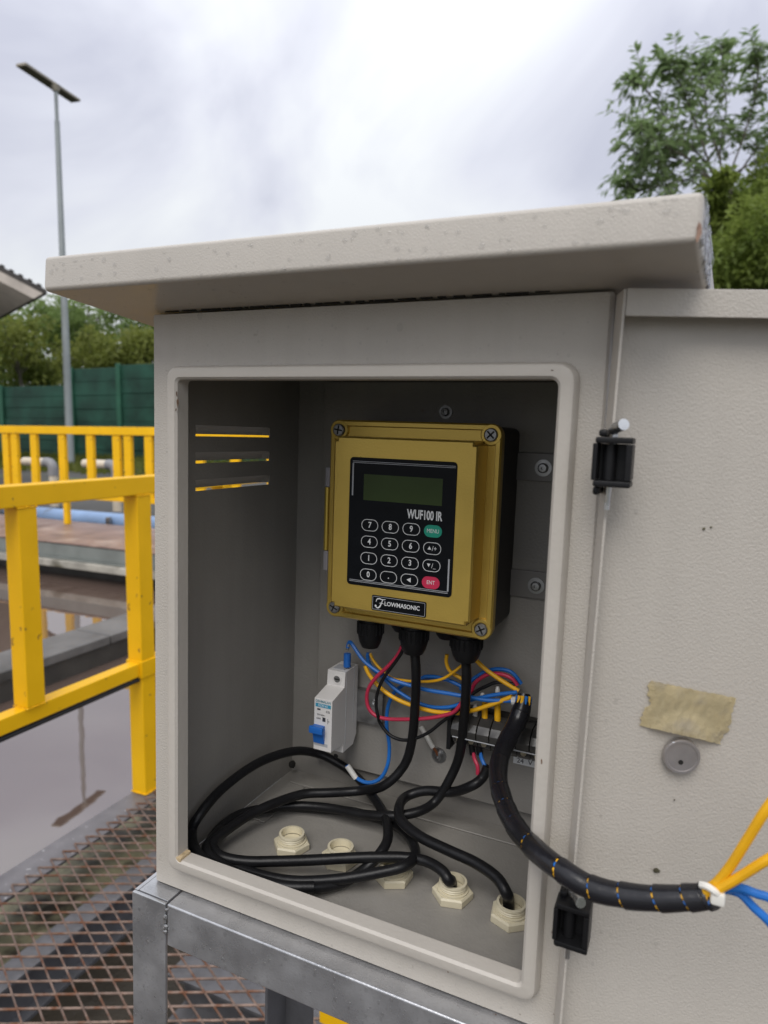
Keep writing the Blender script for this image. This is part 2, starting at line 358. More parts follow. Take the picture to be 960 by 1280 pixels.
# ================================================================== THE SETTING
def sheet(name, x0, x1, y0, y1, z, mat, th=0.0):
    bm = bmesh.new(); vs = [bm.verts.new(p) for p in ((x0, y0, z), (x1, y0, z), (x1, y1, z), (x0, y1, z))]; bm.faces.new(vs)
    o = bpy.data.objects.new(name, mesh_of(name, bm, mat)); COL.objects.link(o); o['kind'] = 'structure'; return o
WATER = -1.12; G = -0.95
sheet('ground', -900, 900, -900, 900, -2.4, m_bed)
sheet('water', -60, 60, -40, 8.2, WATER, m_water)
o = BX(-900, 900, 8.2, 900, -2.3, -1.05); o = solo('yard', o, m_yard, None, None, (0, 8.2, -1.05)); o['kind'] = 'structure'
o = BX(-900, 900, -900, -2.2, -2.3, -1.02); o = solo('yard', o, m_yard, None, None, (0, -2.2, -1.02)); o['kind'] = 'structure'  # added dark ground, out of view behind the camera, to dim the cabinet interior
bm = bmesh.new()
for i in range(9000):
    x = random.uniform(-40, -12); y = random.uniform(15, 23.7); h = random.uniform(0.1, 0.34); a = random.uniform(0, 6.28)
    dx, dy = 0.05 * math.cos(a), 0.05 * math.sin(a); lx, ly = random.uniform(-.1, .1), random.uniform(-.1, .1)
    bm.faces.new([bm.verts.new(p) for p in ((x - dx, y - dy, -1.06), (x + dx, y + dy, -1.06), (x + lx, y + ly, -1.05 + h))])
o = solo('verge_grass', bm, m_grass, 'yellow green grass strip at the foot of the green fence', 'grass', (-26, 19, -1.05), kind='stuff')

# ---- far walkway across the basin
FY = 4.33
t = thing('far_walkway', 'far steel walkway with rusty brown deck plates on a concrete wall', 'walkway', (-6, FY, -1.12))
x = -14.0; k = 0
while x < 3:
    wdt = 1.22
    dz = random.uniform(-.004, .004)
    part('deck_plate', BX(x + .006, x + wdt - .006, FY - .01, 5.5, -.785 + dz, -.77 + dz, bev=.003, seg=1), m_plate, t)
    x += wdt
bm = BX(-14, 3, FY, FY + .012, -.915, -.79); box(bm, -14, 3, FY - .05, FY - .003, -.925, -.917); box(bm, -14, 3, FY + .014, FY + .06, -.80, -.788)
part('steel_channel', bm, m_chan, t)
part('concrete_ledge', BX(-14, 3, FY - .09, 5.6, -1.0, -.93, bev=.012), m_ledge, t)
part('support_wall', BX(-14, 3, FY + .12, 5.6, -2.2, -1.0005), m_concd, t)

def bar(bm, p0, p1, wx, wy=None):
    """square tube between two points, upright or level"""
    p0, p1 = Vector(p0), Vector(p1); wy = wy or wx
    d = (p1 - p0).normalized()
    a = Vector((0, 0, 1)) if abs(d.z) < .5 else Vector((0, 1, 0))
    x = d.cross(a).normalized(); y = x.cross(d).normalized()
    def lp(p, i): return [p + x * sx * (wx / 2 - i) + y * sy * (wy / 2 - i) for sx, sy in ((-1, -1), (1, -1), (1, 1), (-1, 1))]
    return loft(bm, [lp(p0, 0), lp(p1, 0)], cap0=True, cap1=True)
def bevelled(bm, off): bmesh.ops.bevel(bm, geom=list(bm.edges), offset=off, segments=2, profile=.5, affect='EDGES'); return bm

# far railing on that walkway
RY = 5.29
ft = WY(95, 533, RY).z; fb = WY(88, 616, RY).z
t = thing('yellow_railing', 'yellow painted railing with close uprights on the far walkway', 'railing', (-6, RY, -.77))
part('top_rail', bevelled(bar(bmesh.new(), (-13, RY, ft - .045), (2, RY, ft - .045), .07, .09), .006), m_yel, t)
part('bottom_rail', bevelled(bar(bmesh.new(), (-13, RY, fb - .03), (2, RY, fb - .03), .05, .06), .005), m_yel, t)
bal = bevelled(bar(bmesh.new(), (0, 0, fb - .002), (0, 0, ft - .092), .105, .045), .005)
bal_me = mesh_of('upright', bal, m_yel)
xs = [WY(u, 570, RY).x for u in (9, 20, 44, 79, 114, 147, 161, 187)]
stepx = xs[4] - xs[3]
nx = xs[-1] + stepx * .55
while nx < -1.5: xs.append(nx); nx += stepx if (len(xs) % 4) else stepx * .35
nx = xs[0] - stepx
while nx > -12: xs.append(nx); nx -= stepx
for X in xs: inst('upright', bal_me, t, (X, RY, 0))
pst = mesh_of('post', bevelled(bar(bmesh.new(), (0, 0, -.768), (0, 0, fb - .062), .07, .05), .005), m_yel)
for u in (84, -90, 262): inst('post', pst, t, (WY(u, 640, RY).x, RY, 0))

# ---- pipes behind the far walkway
t = thing('blue_pipe', 'long pale blue pipe lying behind the far walkway deck', 'pipe', (-6, 5.79, -1))
bm = bmesh.new(); cyl(bm, (-14, 5.79, -.79), (2, 5.79, -.79), .112, n=20); part('pipe_barrel', bm, m_bpipe, t)
bm = bmesh.new()
cyl(bm, (-9, 5.79, -.79), (-8.85, 5.79, -.79), .128, n=20); part('coupling', bm, m_bpipe, t)
for X in (-9.8, -7.9, -6.0, -4.1):
    part('pipe_clamp', BX(X - .03, X + .03, 5.62, 5.665, -.95, -.71, bev=.004), m_dsteel, t)
bm = bmesh.new(); cyl(bm, (-14, 6.35, -.86), (2, 6.35, -.86), .09, n=16)
t = thing('dark_pipe', 'dark grey pipe running behind the pale blue pipe', 'pipe', (-6, 6.35, -1.12)); part('pipe_barrel', bm, m_dpipe, t)
bm = bmesh.new()
bm.free()
for X in (WY(65, 628, 6.35).x, WY(150, 632, 6.35).x):
    bm = bmesh.new(); cyl(bm, (X - .12, 6.35, -.86), (X + .12, 6.35, -.86), .115, n=16); part('flange', bm, m_dpipe, t)
part('pipe_bed', BX(-14, 3, 5.6, 8.2, -2.2, -1.02), m_concd, t)
def riser(u, v0, v1, lab):
    a = WY(u, v0, 6.9); r = .062
    t = thing('drain_pipe', lab, 'pipe', (a.x, 6.9, -1.02), 'white pvc elbow pipes behind the far railing')
    bm = bmesh.new(); cyl(bm, (a.x, 6.9, -1.02), (a.x, 6.9, a.z - .14), r, n=16); part('riser', bm, m_pvc, t)
    bm = bmesh.new()
    pts = [(a.x, 6.9, a.z - .2), (a.x, 6.9, a.z - .1)] + [(a.x - .1 + .1 * math.cos(q), 6.9, a.z - .1 + .1 * math.sin(q)) for q in (R(20), R(45), R(70), R(90))] + [(a.x - .16, 6.9, a.z)]
    tube(bm, pts, r * 1.14, 16); part('elbow', bm, m_pvcg, t)
    bm = bmesh.new(); cyl(bm, (a.x - .14, 6.9, a.z), (a.x - .62, 6.9, a.z), r, n=16); part('spout', bm, m_pvc, t)
riser(66, 578, 0, 'white elbow pipe nearer the lamp post, seen through the far railing')
riser(145, 581, 0, 'white elbow pipe nearer the cabinet, seen through the far railing')

# ---- baffle wall standing in the water
t = thing('baffle_wall', 'low grey concrete baffle wall standing in the murky water', 'wall', (-3.06, 1.5, -1.12))
part('wall_body', BX(-3.20, -2.925, -2.1, 4.2, -2.2, -1.0, bev=.01), m_concd, t)
y = -2.1
while y < 4.2:
    part('coping', BX(-3.22, -2.905, y + .003, min(y + 1.2, 4.2) - .003, -.9995, -.945, bev=.008), m_conc, t); y += 1.2
bm = bmesh.new(); cyl(bm, (-3.3, -2.1, -1.06), (-3.3, 2.45, -1.06), .045, n=16)
solo('blue_hose', bm, m_wblue, 'blue pipe lying along the concrete baffle wall', 'pipe', (-3.3, 0, -1.1))

# ---- near walkway: edge angle, mesh, beams
t = thing('mesh_walkway', 'rusty expanded metal walkway with weathered steel edge beside the water', 'walkway', (0, 0, G))
bm = BX(-1.408, -1.300, -2.1, 4.3, G - .010, G - .003); box(bm, -1.408, -1.400, -2.1, 4.3, G - .09, G - .0105)
part('edge_angle', bm, m_edge, t)
ax, ay = .0432, .0215
bm = bmesh.new()
def strand(x, y, s):
    # one straight limb of a diamond, tilted like rolled expanded metal
    p = Vector((x, y, G)); q = Vector((x + ax, y + s * ay, G))
    d = (q - p).normalized(); sd = Vector((-d.y, d.x, 0))
    wv = .0019
    jz = random.uniform(-.0006, .0006)
    hv = .0020
    a = [p - sd * wv + Vector((0, 0, jz)), p + sd * wv + Vector((0, 0, hv + jz)), q + sd * wv + Vector((0, 0, hv + jz)), q - sd * wv + Vector((0, 0, jz))]
    vs = [bm.verts.new(v) for v in a] + [bm.verts.new(v - Vector((0, 0, .0024))) for v in a]
    for f in ((0, 1, 2, 3), (7, 6, 5, 4), (0, 4, 5, 1), (1, 5, 6, 2), (2, 6, 7, 3), (3, 7, 4, 0)): bm.faces.new([vs[i] for i in f])
nx0 = int(-1.34 / ax); ny0 = -98
for i in range(nx0, 24):
    for j in range(ny0, 96):
        if (i + j) % 2 == 0:
            y = j * ay
            strand(i * ax, y, 1); strand(i * ax, y, -1)
part('expanded_mesh', bm, m_mesh, t, kind='stuff', ang=20)
def ibeam(bm, x0, x1, y0, y1, zt, along):
    if along == 'y':
        box(bm, x0, x1, y0, y1, zt - .008, zt); c = (x0 + x1) / 2; box(bm, c - .004, c + .004, y0, y1, zt - .12, zt - .0085); box(bm, x0, x1, y0, y1, zt - .13, zt - .1205)
    else:
        box(bm, x0, x1, y0, y1, zt - .008, zt); c = (y0 + y1) / 2; box(bm, x0, x1, c - .004, c + .004, zt - .12, zt - .0085); box(bm, x0, x1, y0, y1, zt - .13, zt - .1205)
    return bm
part('support_beam', ibeam(bmesh.new(), -1.115, -1.045, -2.1, 4.3, G - .02, 'y'), m_galvd, t)
part('support_beam', ibeam(bmesh.new(), -.30, -.19, -2.1, 4.3, G - .02, 'y'), m_galvd, t)
part('support_beam', ibeam(bmesh.new(), -.74, -.305, .80, .93, G - .025, 'x'), m_galvd, t)
part('algae_ledge', BX(-1.56, -1.08, -2.1, 4.3, -2.2, -1.085, bev=.015), m_olive, t)
part('shaded_water_slab', BX(-1.075, 3, -2.1, 4.3, -2.2, -1.10), m_shade_water, t)  # dark slab standing in for the shaded water below the mesh

# near railing
RX = -1.38
t = thing('yellow_railing', 'nearest yellow railing at the edge of the rusty mesh walkway', 'railing', (RX, 1.4, G))
pz1 = .178; PW = .062
part('top_rail', bevelled(bar(bmesh.new(), (RX, -2.0, pz1 - .031), (RX, 4.2, pz1 - .031), PW, PW), .005), m_yel, t)
lz = -.468
part('bottom_rail', bevelled(bar(bmesh.new(), (RX, -2.0, lz - .024), (RX, 4.2, lz - .024), .048, .048), .004), m_yel, t)
post_me = mesh_of('post', bevelled(bar(bmesh.new(), (0, 0, G - .008), (0, 0, pz1 - .064), .064, .064), .004), m_yel)
upr_me = mesh_of('upright', bevelled(bar(bmesh.new(), (0, 0, lz + .002), (0, 0, pz1 - .064), .060, .060), .004), m_yel)
sl_me = mesh_of('post_sleeve', BX(-.037, .037, -.037, .037, lz - .054, lz + .006, bev=.003), m_yel)
for Y in (1.400, 3.2, -.9):
    p = inst('post', post_me, t, (RX, Y, 0))
    inst('post_sleeve', sl_me, t, (RX, Y, 0))
for Y in (.955, 1.86, 2.3, 2.75, .5, .05, -.4): inst('upright', upr_me, t, (RX, Y, 0))
bm = bmesh.new()
def weld(p, q, r=.0035):
    p, q = Vector(p), Vector(q); n_ = max(2, int((q - p).length / .006))
    for i in range(n_ + 1): bmesh.ops.create_icosphere(bm, subdivisions=1, radius=r * random.uniform(.7, 1.25), matrix=Matrix.Translation(p.lerp(q, i / n_) + rv() * .001) @ Matrix.Diagonal((1, 1, .8, 1)))
for Y in (.955, 1.86, .5, 2.3):
    for z_ in (lz + .001, pz1 - .0635):
        weld((RX + .030, Y - .029, z_), (RX + .030, Y + .029, z_)); weld((RX - .028, Y - .030, z_), (RX + .028, Y - .030, z_))
weld((RX + .032, 1.37, pz1 - .0635), (RX + .032, 1.43, pz1 - .0635)); weld((RX - .03, 1.367, pz1 - .0635), (RX + .03, 1.367, pz1 - .0635))
weld((RX + .034, 1.37, G + .002), (RX + .034, 1.43, G + .002)); weld((RX - .03, 1.366, G + .002), (RX + .03, 1.366, G + .002))
part('weld_fillet', bm, m_yel, t, kind='stuff', ang=60)
bm = bmesh.new(); tube(bm, spline([(RX + .01, -1.6, lz - .058), (RX + .02, -.3, lz - .061), (RX + .015, .6, lz - .060), (RX + .02, 1.36, lz - .058)], 8), .0085, 8)
solo('black_hose', bm, m_rubber, 'thin black cable slung under the bottom bar of the nearest yellow railing', 'cable', (RX, 0, lz - .07))
q = WZ(440, 1272, G)
solo('toe_board', BX(q.x - .055, q.x + .5, q.y - .05, q.y - .03, G + .008, G + .06, bev=.003), m_yel, 'short yellow toe board on the mesh behind the steel stand', 'toe board', (q.x, q.y, G))

# ---- green fence
FYY = 24.0
t = thing('green_fence', 'tall dark green panel fence with lighter posts behind the lamp post', 'fence', (-30, FYY, -1.3))
cols = [(-85, -18, 484), (-18, 4, 484), (4, 92, 482.5), (92, 151, 460), (151, 215, 455), (215, 280, 455), (280, 345, 455), (345, 410, 456)]
for u0, u1, vt in cols:
    x0 = WY(u0, 500, FYY).x; x1 = WY(u1, 500, FYY).x; zt = WY((u0 + u1) / 2, vt, FYY).z
    n = 7; z = -1.3; h = (zt + 1.3) / n
    for i in range(n):
        if i == 0: part('fence_backing', BX(x0 + .01, x1 - .01, FYY + .065, FYY + .10, -1.3, zt - .02), m_fence, t)
        part('fence_panel', BX(x0 + .02, x1 - .02, FYY - .03 + random.uniform(-.02, .02), FYY + .04, z + .008, z + h - .008, bev=.012, seg=1), m_fence, t); z += h
    part('fence_post', BX(x0 - .13, x0 + .13, FYY - .16, FYY - .05, -1.3, zt + .06, bev=.01, seg=1), m_fpost, t)

# ---- lamp post
P = WT(70, 118, 24); 
t = thing('lamp_post', 'tall grey solar lamp post with a flat slab lamp at its top', 'lamp post', (P.x, P.y, -1.05))
bm = bmesh.new(); cyl(bm, (P.x, P.y, -1.05), (P.x, P.y, P.z - .9), .145, .088, n=16); part('pole', bm, m_pole, t)
bm = bmesh.new(); cyl(bm, (P.x, P.y, P.z - .92), (P.x, P.y, P.z + .28), .065, n=12); part('lamp_spigot', bm, m_pole, t)
zl = P.z + .30
a = WZ(26, 82, zl); b = WZ(95, 128, zl); d = (b - a).normalized(); s_ = Vector((-d.y, d.x, 0))
bm = bmesh.new()
hexa(bm, [a - s_ * .21, b - s_ * .21, b + s_ * .21, a + s_ * .21] + [v + Vector((0, 0, .09)) for v in (a - s_ * .21, b - s_ * .21, b + s_ * .21, a + s_ * .21)], .02)
lh = part('lamp_head', bm, m_lampe, t)
bm = bmesh.new(); e0 = Vector((0, 0, -.012))
hexa(bm, [v + e0 for v in (a + d * .06 - s_ * .17, b - d * .06 - s_ * .17, b - d * .06 + s_ * .17, a + d * .06 + s_ * .17)] + [v + Vector((0, 0, -.001)) for v in (a + d * .06 - s_ * .17, b - d * .06 - s_ * .17, b - d * .06 + s_ * .17, a + d * .06 + s_ * .17)])
part('light_panel', bm, m_lamp, lh)
c_ = (a + b) / 2; bm = bmesh.new(); cyl(bm, P + Vector((0, 0, .1)), Vector((P.x, P.y, zl)), .11, .16, n=10); part('bracket', bm, m_lampe, t)

# ---- house eave at the left
A = WT(58, 369, 22); B = WT(-4, 337, 22)
dh = (A - B); dh.z = 0; dh.normalize(); bk = (A - CAM); bk.z = 0; bk.normalize(); bk = (bk - dh * .35).normalized()
t = thing('house', 'house corner with dark sloping roof and pale soffit at the left edge', 'house', (A.x - 5, A.y, -1.05))
sl = (A.z - B.z) / ((A - B).xy.length)
def rp(s, b, z=0): return A + dh * s + bk * b + Vector((0, 0, sl * s + z))
bm = bmesh.new(); hexa(bm, [rp(-9, -.1), rp(0, -.1), rp(0, 7), rp(-9, 7), rp(-9, -.1, .16), rp(0, -.1, .16), rp(0, 7, .16), rp(-9, 7, .16)], .02)
rf = part('roof', bm, m_roofm, t)
bm = bmesh.new()
for i in range(30): 
    s0 = -9 + .3 * i; hexa(bm, [rp(s0, -.14, .165), rp(s0 + .12, -.14, .165), rp(s0 + .12, 7, .165), rp(s0, 7, .165), rp(s0, -.14, .21), rp(s0 + .12, -.14, .21), rp(s0 + .12, 7, .21), rp(s0, 7, .21)])
part('roof_tile_rib', bm, m_roofm, rf, kind='stuff')
bm = bmesh.new(); hexa(bm, [rp(-9, -.06, -.34), rp(-.45, -.06, -.34), rp(-.45, 6.8, -.34), rp(-9, 6.8, -.34), rp(-9, -.06, -.01), rp(-.12, -.06, -.01), rp(-.12, 6.8, -.01), rp(-9, 6.8, -.01)])
part('soffit', bm, m_soff, t)
bm = bmesh.new(); w0 = A + dh * -2.6 + bk * .8; w1 = A + dh * -9 + bk * .8; 
hexa(bm, [Vector((w.x, w.y, -1.05)) for w in (w1, w0, w0 + bk * 5, w1 + bk * 5)] + [Vector((w.x, w.y, A.z + .3)) for w in (w1, w0, w0 + bk * 5, w1 + bk * 5)])
part('wall', bm, m_soff, t)

# ---- trees
def leaves_mesh(name, items, mat):
    verts = []; faces = []
    for p, d, nrm, ln, wd in items:
        s = d.cross(nrm)
        if s.length < 1e-4: continue
        s.normalize(); i = len(verts); up_ = s.cross(d).normalized()
        verts += [p, p + d * ln * .45 + s * wd + up_ * wd * .3, p + d * ln, p + d * ln * .45 - s * wd + up_ * wd * .3]
        faces += [(i, i + 1, i + 2), (i, i + 2, i + 3)]
    me = bpy.data.meshes.new(name); me.from_pydata([tuple(v) for v in verts], [], faces); me.materials.append(mat); return me
def bulk_tree(x, y, zc, rad, h, mat, label, n, leaf=.3, ground=-1.05, grp=None, clumps=26, bare=.0):
    t = thing('tree', label, 'tree', (x, y, ground), grp)
    bm = bmesh.new(); top = Vector((x + random.uniform(-.4, .4), y, zc + h * .3))
    tube(bm, spline([(x, y, ground), (x + .15, y + .1, (ground + zc) / 2), top], 5), .2 * rad / 3, 8, .05); 
    cl = []
    for i in range(clumps):
        v = rv(); q = random.uniform(.35, 1.0)
        cl.append((Vector((x + v.x * rad * q, y + v.y * rad * q, zc + v.z * h * .5 * q + h * .05)), rad * random.uniform(.2, .42)))
    for c, r in cl[:10]:
        b0 = Vector((x, y, zc - h * .42)).lerp(top, random.uniform(0, .7)); tube(bm, spline([b0, b0.lerp(c, .5) + Vector((0, 0, .2)), c], 4), .055 * rad / 3, 5, .015)
    part('trunk', bm, m_bark, t)
    it = []
    for k in range(n):
        c, r = random.choice(cl); v = rv(); p = c + v * r * (random.uniform(.3, 1) ** .6)
        p.z -= abs(random.gauss(0, r * .12))
        d = (v * .6 + rv() * .8 + Vector((0, 0, -.35))).normalized()
        it.append((p, d, (v * .5 + rv() * .6 + Vector((0, 0, .6))), leaf * random.uniform(.6, 1.25), leaf * random.uniform(.16, .3)))
    me = leaves_mesh('foliage', it, mat)
    for v in me.vertices: v.co -= Vector((x, y, ground))
    o = bpy.data.objects.new('foliage', me); COL.objects.link(o); o.parent = t; o['kind'] = 'stuff'; ORG[o.name] = Vector((x, y, ground))
def px_tree(u, v, T, rad, h, mat, lab, n, leaf, grp=None, **k):
    p = WT(u, v, T); bulk_tree(p.x, p.y, p.z, rad, h, mat, lab, n, leaf, grp=grp, **k)
GL = 'trees behind the green fence'
px_tree(-35, 425, 40, 3.6, 6, m_leaf1, 'dark tree behind the fence below the house roof', 2600, .42, GL)
px_tree(22, 440, 37, 2.5, 4.0, m_leaf2, 'yellowish green low tree between the house roof and the lamp post', 2600, .34, GL)
px_tree(62, 418, 46, 3.3, 5.2, m_leaf1, 'dark green tree directly behind the lamp post', 3000, .42, GL)
px_tree(108, 412, 44, 2.7, 5.0, m_leaf1, 'taller mid green tree just right of the lamp post', 2800, .4, GL)
px_tree(118, 446, 36, 1.8, 2.3, m_leaf2, 'small yellow green tree over the fence right of the lamp post', 2200, .32, GL)
px_tree(176, 440, 37, 1.9, 2.6, m_leaf2, 'yellow green bushy tree over the fence beside the cabinet', 2200, .32, GL)
px_tree(186, 405, 43, 2.7, 4.6, m_leaf1, 'dark tree whose crown meets the left side of the cabinet', 2600, .4, GL)
px_tree(250, 415, 45, 3.3, 5.5, m_leaf1, 'tree behind the fence hidden mostly by the cabinet', 1500, .42, GL)
px_tree(20, 476, 40, 3.0, 2.6, m_leaf1, 'low dark shrub mass just above the lowest fence panels', 2600, .36, GL)
px_tree(70, 470, 41, 2.2, 2.4, m_leaf2, 'low yellow green shrub at the foot of the lamp post behind the fence', 1800, .34, GL)
px_tree(150, 462, 48, 3.0, 4.0, m_leaf1, 'low dark tree seen through the gap behind the fence', 2000, .4, GL)

# tall airy tree at the right
T0 = 15.0
bt = WT(915, 300, T0)
t = thing('tree', 'tall airy tree with thin branches and drooping leaves at the top right', 'tree', (bt.x, bt.y, -1.05))
bm = bmesh.new(); it = []
tube(bm, spline([(bt.x + .2, bt.y, -1.05), (bt.x + .1, bt.y, 1.5), bt, WT(900, 225, T0)], 6), .11, 10, .045)
mains = [
 [(900, 235), (880, 200), (845, 165), (812, 118), (796, 104)],
 [(903, 240), (870, 205), (835, 185), (815, 172), (800, 160)],
 [(885, 240), (860, 225), (825, 232), (800, 238), (782, 232)],
 [(905, 230), (900, 190), (908, 130), (900, 90), (906, 64)],
 [(905, 235), (930, 170), (945, 115), (950, 66)],
 [(908, 240), (950, 180), (990, 130), (1010, 90)],
 [(890, 215), (868, 150), (848, 105), (830, 82)],
 [(900, 200), (885, 150), (880, 110), (870, 88)],
 [(905, 225), (940, 205), (980, 200), (1010, 190)],
 [(895, 230), (850, 200), (815, 195), (792, 190)],
 [(905, 250), (955, 245), (1000, 240)],
]
for mi, br in enumerate(mains):
    dt = random.uniform(-1.0, 1.0)
    pl = spline([WT(u, v, T0 + dt * i / 3) for i, (u, v) in enumerate(br)], 6)
    tube(bm, pl, .026, 6, .006)
    m = len(pl)
    for i in range(5, m):
        for rep in range(3):
            if random.random() < .24: continue
            p = pl[i].copy() + rv() * random.uniform(0, .05); dr = (rv() * 1.25 + (pl[i] - pl[i - 1]).normalized() * .9 + Vector((0, 0, .15))); dr.normalize()
            ln = random.uniform(.40, 1.15) * (1.0 if i < m - 4 else .5)
            tw = spline([p, p + dr * ln * .5 + Vector((0, 0, .06)), p + dr * ln + Vector((0, 0, -.10))], 5)
            tube(bm, tw, .010, 4, .004)
            for q in range(1, len(tw)):
                for sgn in (-1, 1):
                    if random.random() < .34: continue
                    d2 = (tw[q] - tw[q - 1]).normalized(); s2 = d2.cross(Vector((0, 0, 1)))
                    if s2.length < .1: continue
                    d3 = (d2 * .6 + s2.normalized() * sgn * .75 + Vector((0, 0, random.uniform(-.75, .05)))).normalized()
                    it.append((tw[q], d3, Vector((random.uniform(-.5, .5), random.uniform(-.5, .5), 1)), random.uniform(.16, .29), random.uniform(.030, .050)))
part('trunk', bm, m_bark, t)
me = leaves_mesh('foliage', it, m_leafr); org = ORG[t.name]
for v in me.vertices: v.co -= org
o = bpy.data.objects.new('foliage', me); COL.objects.link(o); o.parent = t; o['kind'] = 'stuff'
def px_bush(u, v, T, rad, h, lab, n, **k): px_tree(u, v, T, rad, h, m_leafb, lab, n, .17, **k)
px_bush(958, 318, 13.0, 1.15, 2.0, 'dense bright green bush beside the right end of the cabinet roof', 9000, clumps=34)
px_bush(905, 268, 14.0, .75, 1.6, 'small leafy bush under the tall airy tree by the roof end', 5000, clumps=24)
px_bush(930, 385, 14.5, 1.3, 2.2, 'shaded lower bush behind the open cabinet door', 7000, clumps=30)
px_bush(1000, 250, 14.5, 1.0, 1.9, 'tall leafy bush at the right edge below the airy tree', 5000, clumps=26)

# ================================================================== STEEL STAND
t = thing('steel_stand', 'wet galvanised angle steel stand carrying the grey cabinet', 'stand', (0, 0, G), cab=True)
ST = -.0016; LEGB = -.94
part('front_rail', (lambda b: (prism_x(b, [(-.0145, -.034), (-.0115, -.034), (-.0115, ST - .003), (.018, ST - .003), (.018, ST), (-.0145, ST)], .0245, .36), bmesh.ops.bevel(b, geom=list(b.edges), offset=.0014, segments=3, profile=.5, affect='EDGES'), b)[2])(bmesh.new()), m_galv, t)
part('corner_plate', BX(-.0040, .0233, -.0117, .0160, ST - .0028, ST + .0002, bev=.0005), m_galv, t)
def leg(x0, x1, y0, y1, sx, sy):
    b = bmesh.new(); th = .003
    if sy < 0: box(b, x0, x1, y0, y0 + th, LEGB, ST - .0002, bev=.0008)
    else: box(b, x0, x1, y1 - th, y1, LEGB, ST - .0002, bev=.0008)
    yy0, yy1 = (y0 + th + .0002, y1) if sy < 0 else (y0, y1 - th - .0002)
    if sx < 0: box(b, x0, x0 + th, yy0, yy1, LEGB, ST - .0002)
    else: box(b, x1 - th, x1, yy0, yy1, LEGB, ST - .0002)
    return b
part('leg', leg(-.0075, .0237, -.0152, .016, -1, -1), m_galv, t)
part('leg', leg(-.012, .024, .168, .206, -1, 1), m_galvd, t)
part('leg', leg(.330, .361, -.0152, .016, 1, -1), m_galv, t)
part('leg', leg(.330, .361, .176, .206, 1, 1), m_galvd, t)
bm = BX(-.0075, -.0045, .0165, .175, -.034, ST, bev=.0006); box(bm, -.0043, .022, .0165, .175, ST - .003, ST); part('side_rail', bm, m_galv, t)
bm = BX(.357, .360, .0165, .175, -.034, ST); part('side_rail', bm, m_galv, t)
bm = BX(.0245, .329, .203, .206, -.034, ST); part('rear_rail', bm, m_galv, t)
bm = bmesh.new()
for i in range(16):
    c = Vector((.0241 + random.uniform(-.0006, .0010), -.0150 + random.uniform(-.0004, .0006), -.006 - .022 * i / 15 * .8)); 
    if i in (1, 2, 3, 9, 10): continue
    bmesh.ops.create_icosphere(bm, subdivisions=1, radius=random.uniform(.0010, .0020), matrix=Matrix.Translation(c))
part('weld_bead', bm, m_dsteel, t)
bm = bmesh.new(); pts = []
for i in range(60): pts.append(((random.uniform(.028, .26), -.0145, random.uniform(-.033, -.004)), (0, -1, 0), random.uniform(.0005, .0014), 1.3))
for i in range(45): pts.append(((random.uniform(-.006, .022), -.0152, random.uniform(-.15, -.01)), (0, -1, 0), random.uniform(.0005, .0014), 1.4))
drops(bm, pts); part('water_droplets', bm, m_drop, t, kind='stuff')

# ================================================================== CABINET
W = .300; D = .193; HF = .4135; HB = .3985; TH = .0012
cab = thing('electrical_cabinet', 'open grey beige steel electrical cabinet with projecting roof on the steel stand', 'cabinet', (.15, .1, -.0014), cab=True)
OX0, OX1, OZ0, OZ1 = .0287, .2768, .0300, .3690
LX0, LX1, LZ0, LZ1 = .0195, .2856, .0205, .3776
orad = [.003, .003, .0045, .003]
bm = bmesh.new()
loft(bm, [rrect(0, W, -.0012, HF, .0015, .005), rrect(.0004, W - .0004, -.0008, HF - .0004, .0015, .0015), rrect(.0018, W - .0018, .0006, HF - .001, .0015, 0), rrect(OX0 - .001, OX1 + .001, OZ0 - .001, OZ1 + .001, orad, 0), rrect(OX0 - .001, OX1 + .001, OZ0 - .001, OZ1 + .001, orad, TH), rrect(.0018, W - .0018, .0006, HF - .001, .0015, TH)])
part('front_frame', bm, m_paint, cab)
bm = bmesh.new()
# raised lip around the opening
LR = [.007, .0075, .010, .0075]
def sub(r, d): return [max(.0006, q - d) for q in r]
loft(bm, [rrect(LX0 - .0008, LX1 + .0008, LZ0 - .0008, LZ1 + .0008, LR, -.0002), rrect(LX0, LX1, LZ0, LZ1, LR, -.0055), rrect(LX0 + .0012, LX1 - .0012, LZ0 + .0012, LZ1 - .0012, sub(LR, .001), -.0080), rrect(LX0 + .0032, LX1 - .0032, LZ0 + .0032, LZ1 - .0032, sub(LR, .003), -.0090),
          rrect(OX0 - .0014, OX1 + .0014, OZ0 - .0014, OZ1 + .0014, sub(orad, -.001), -.0090), rrect(OX0, OX1, OZ0, OZ1, orad, -.0074), rrect(OX0, OX1, OZ0, OZ1, orad, .0030)])
part('opening_lip', bm, m_smooth, cab)
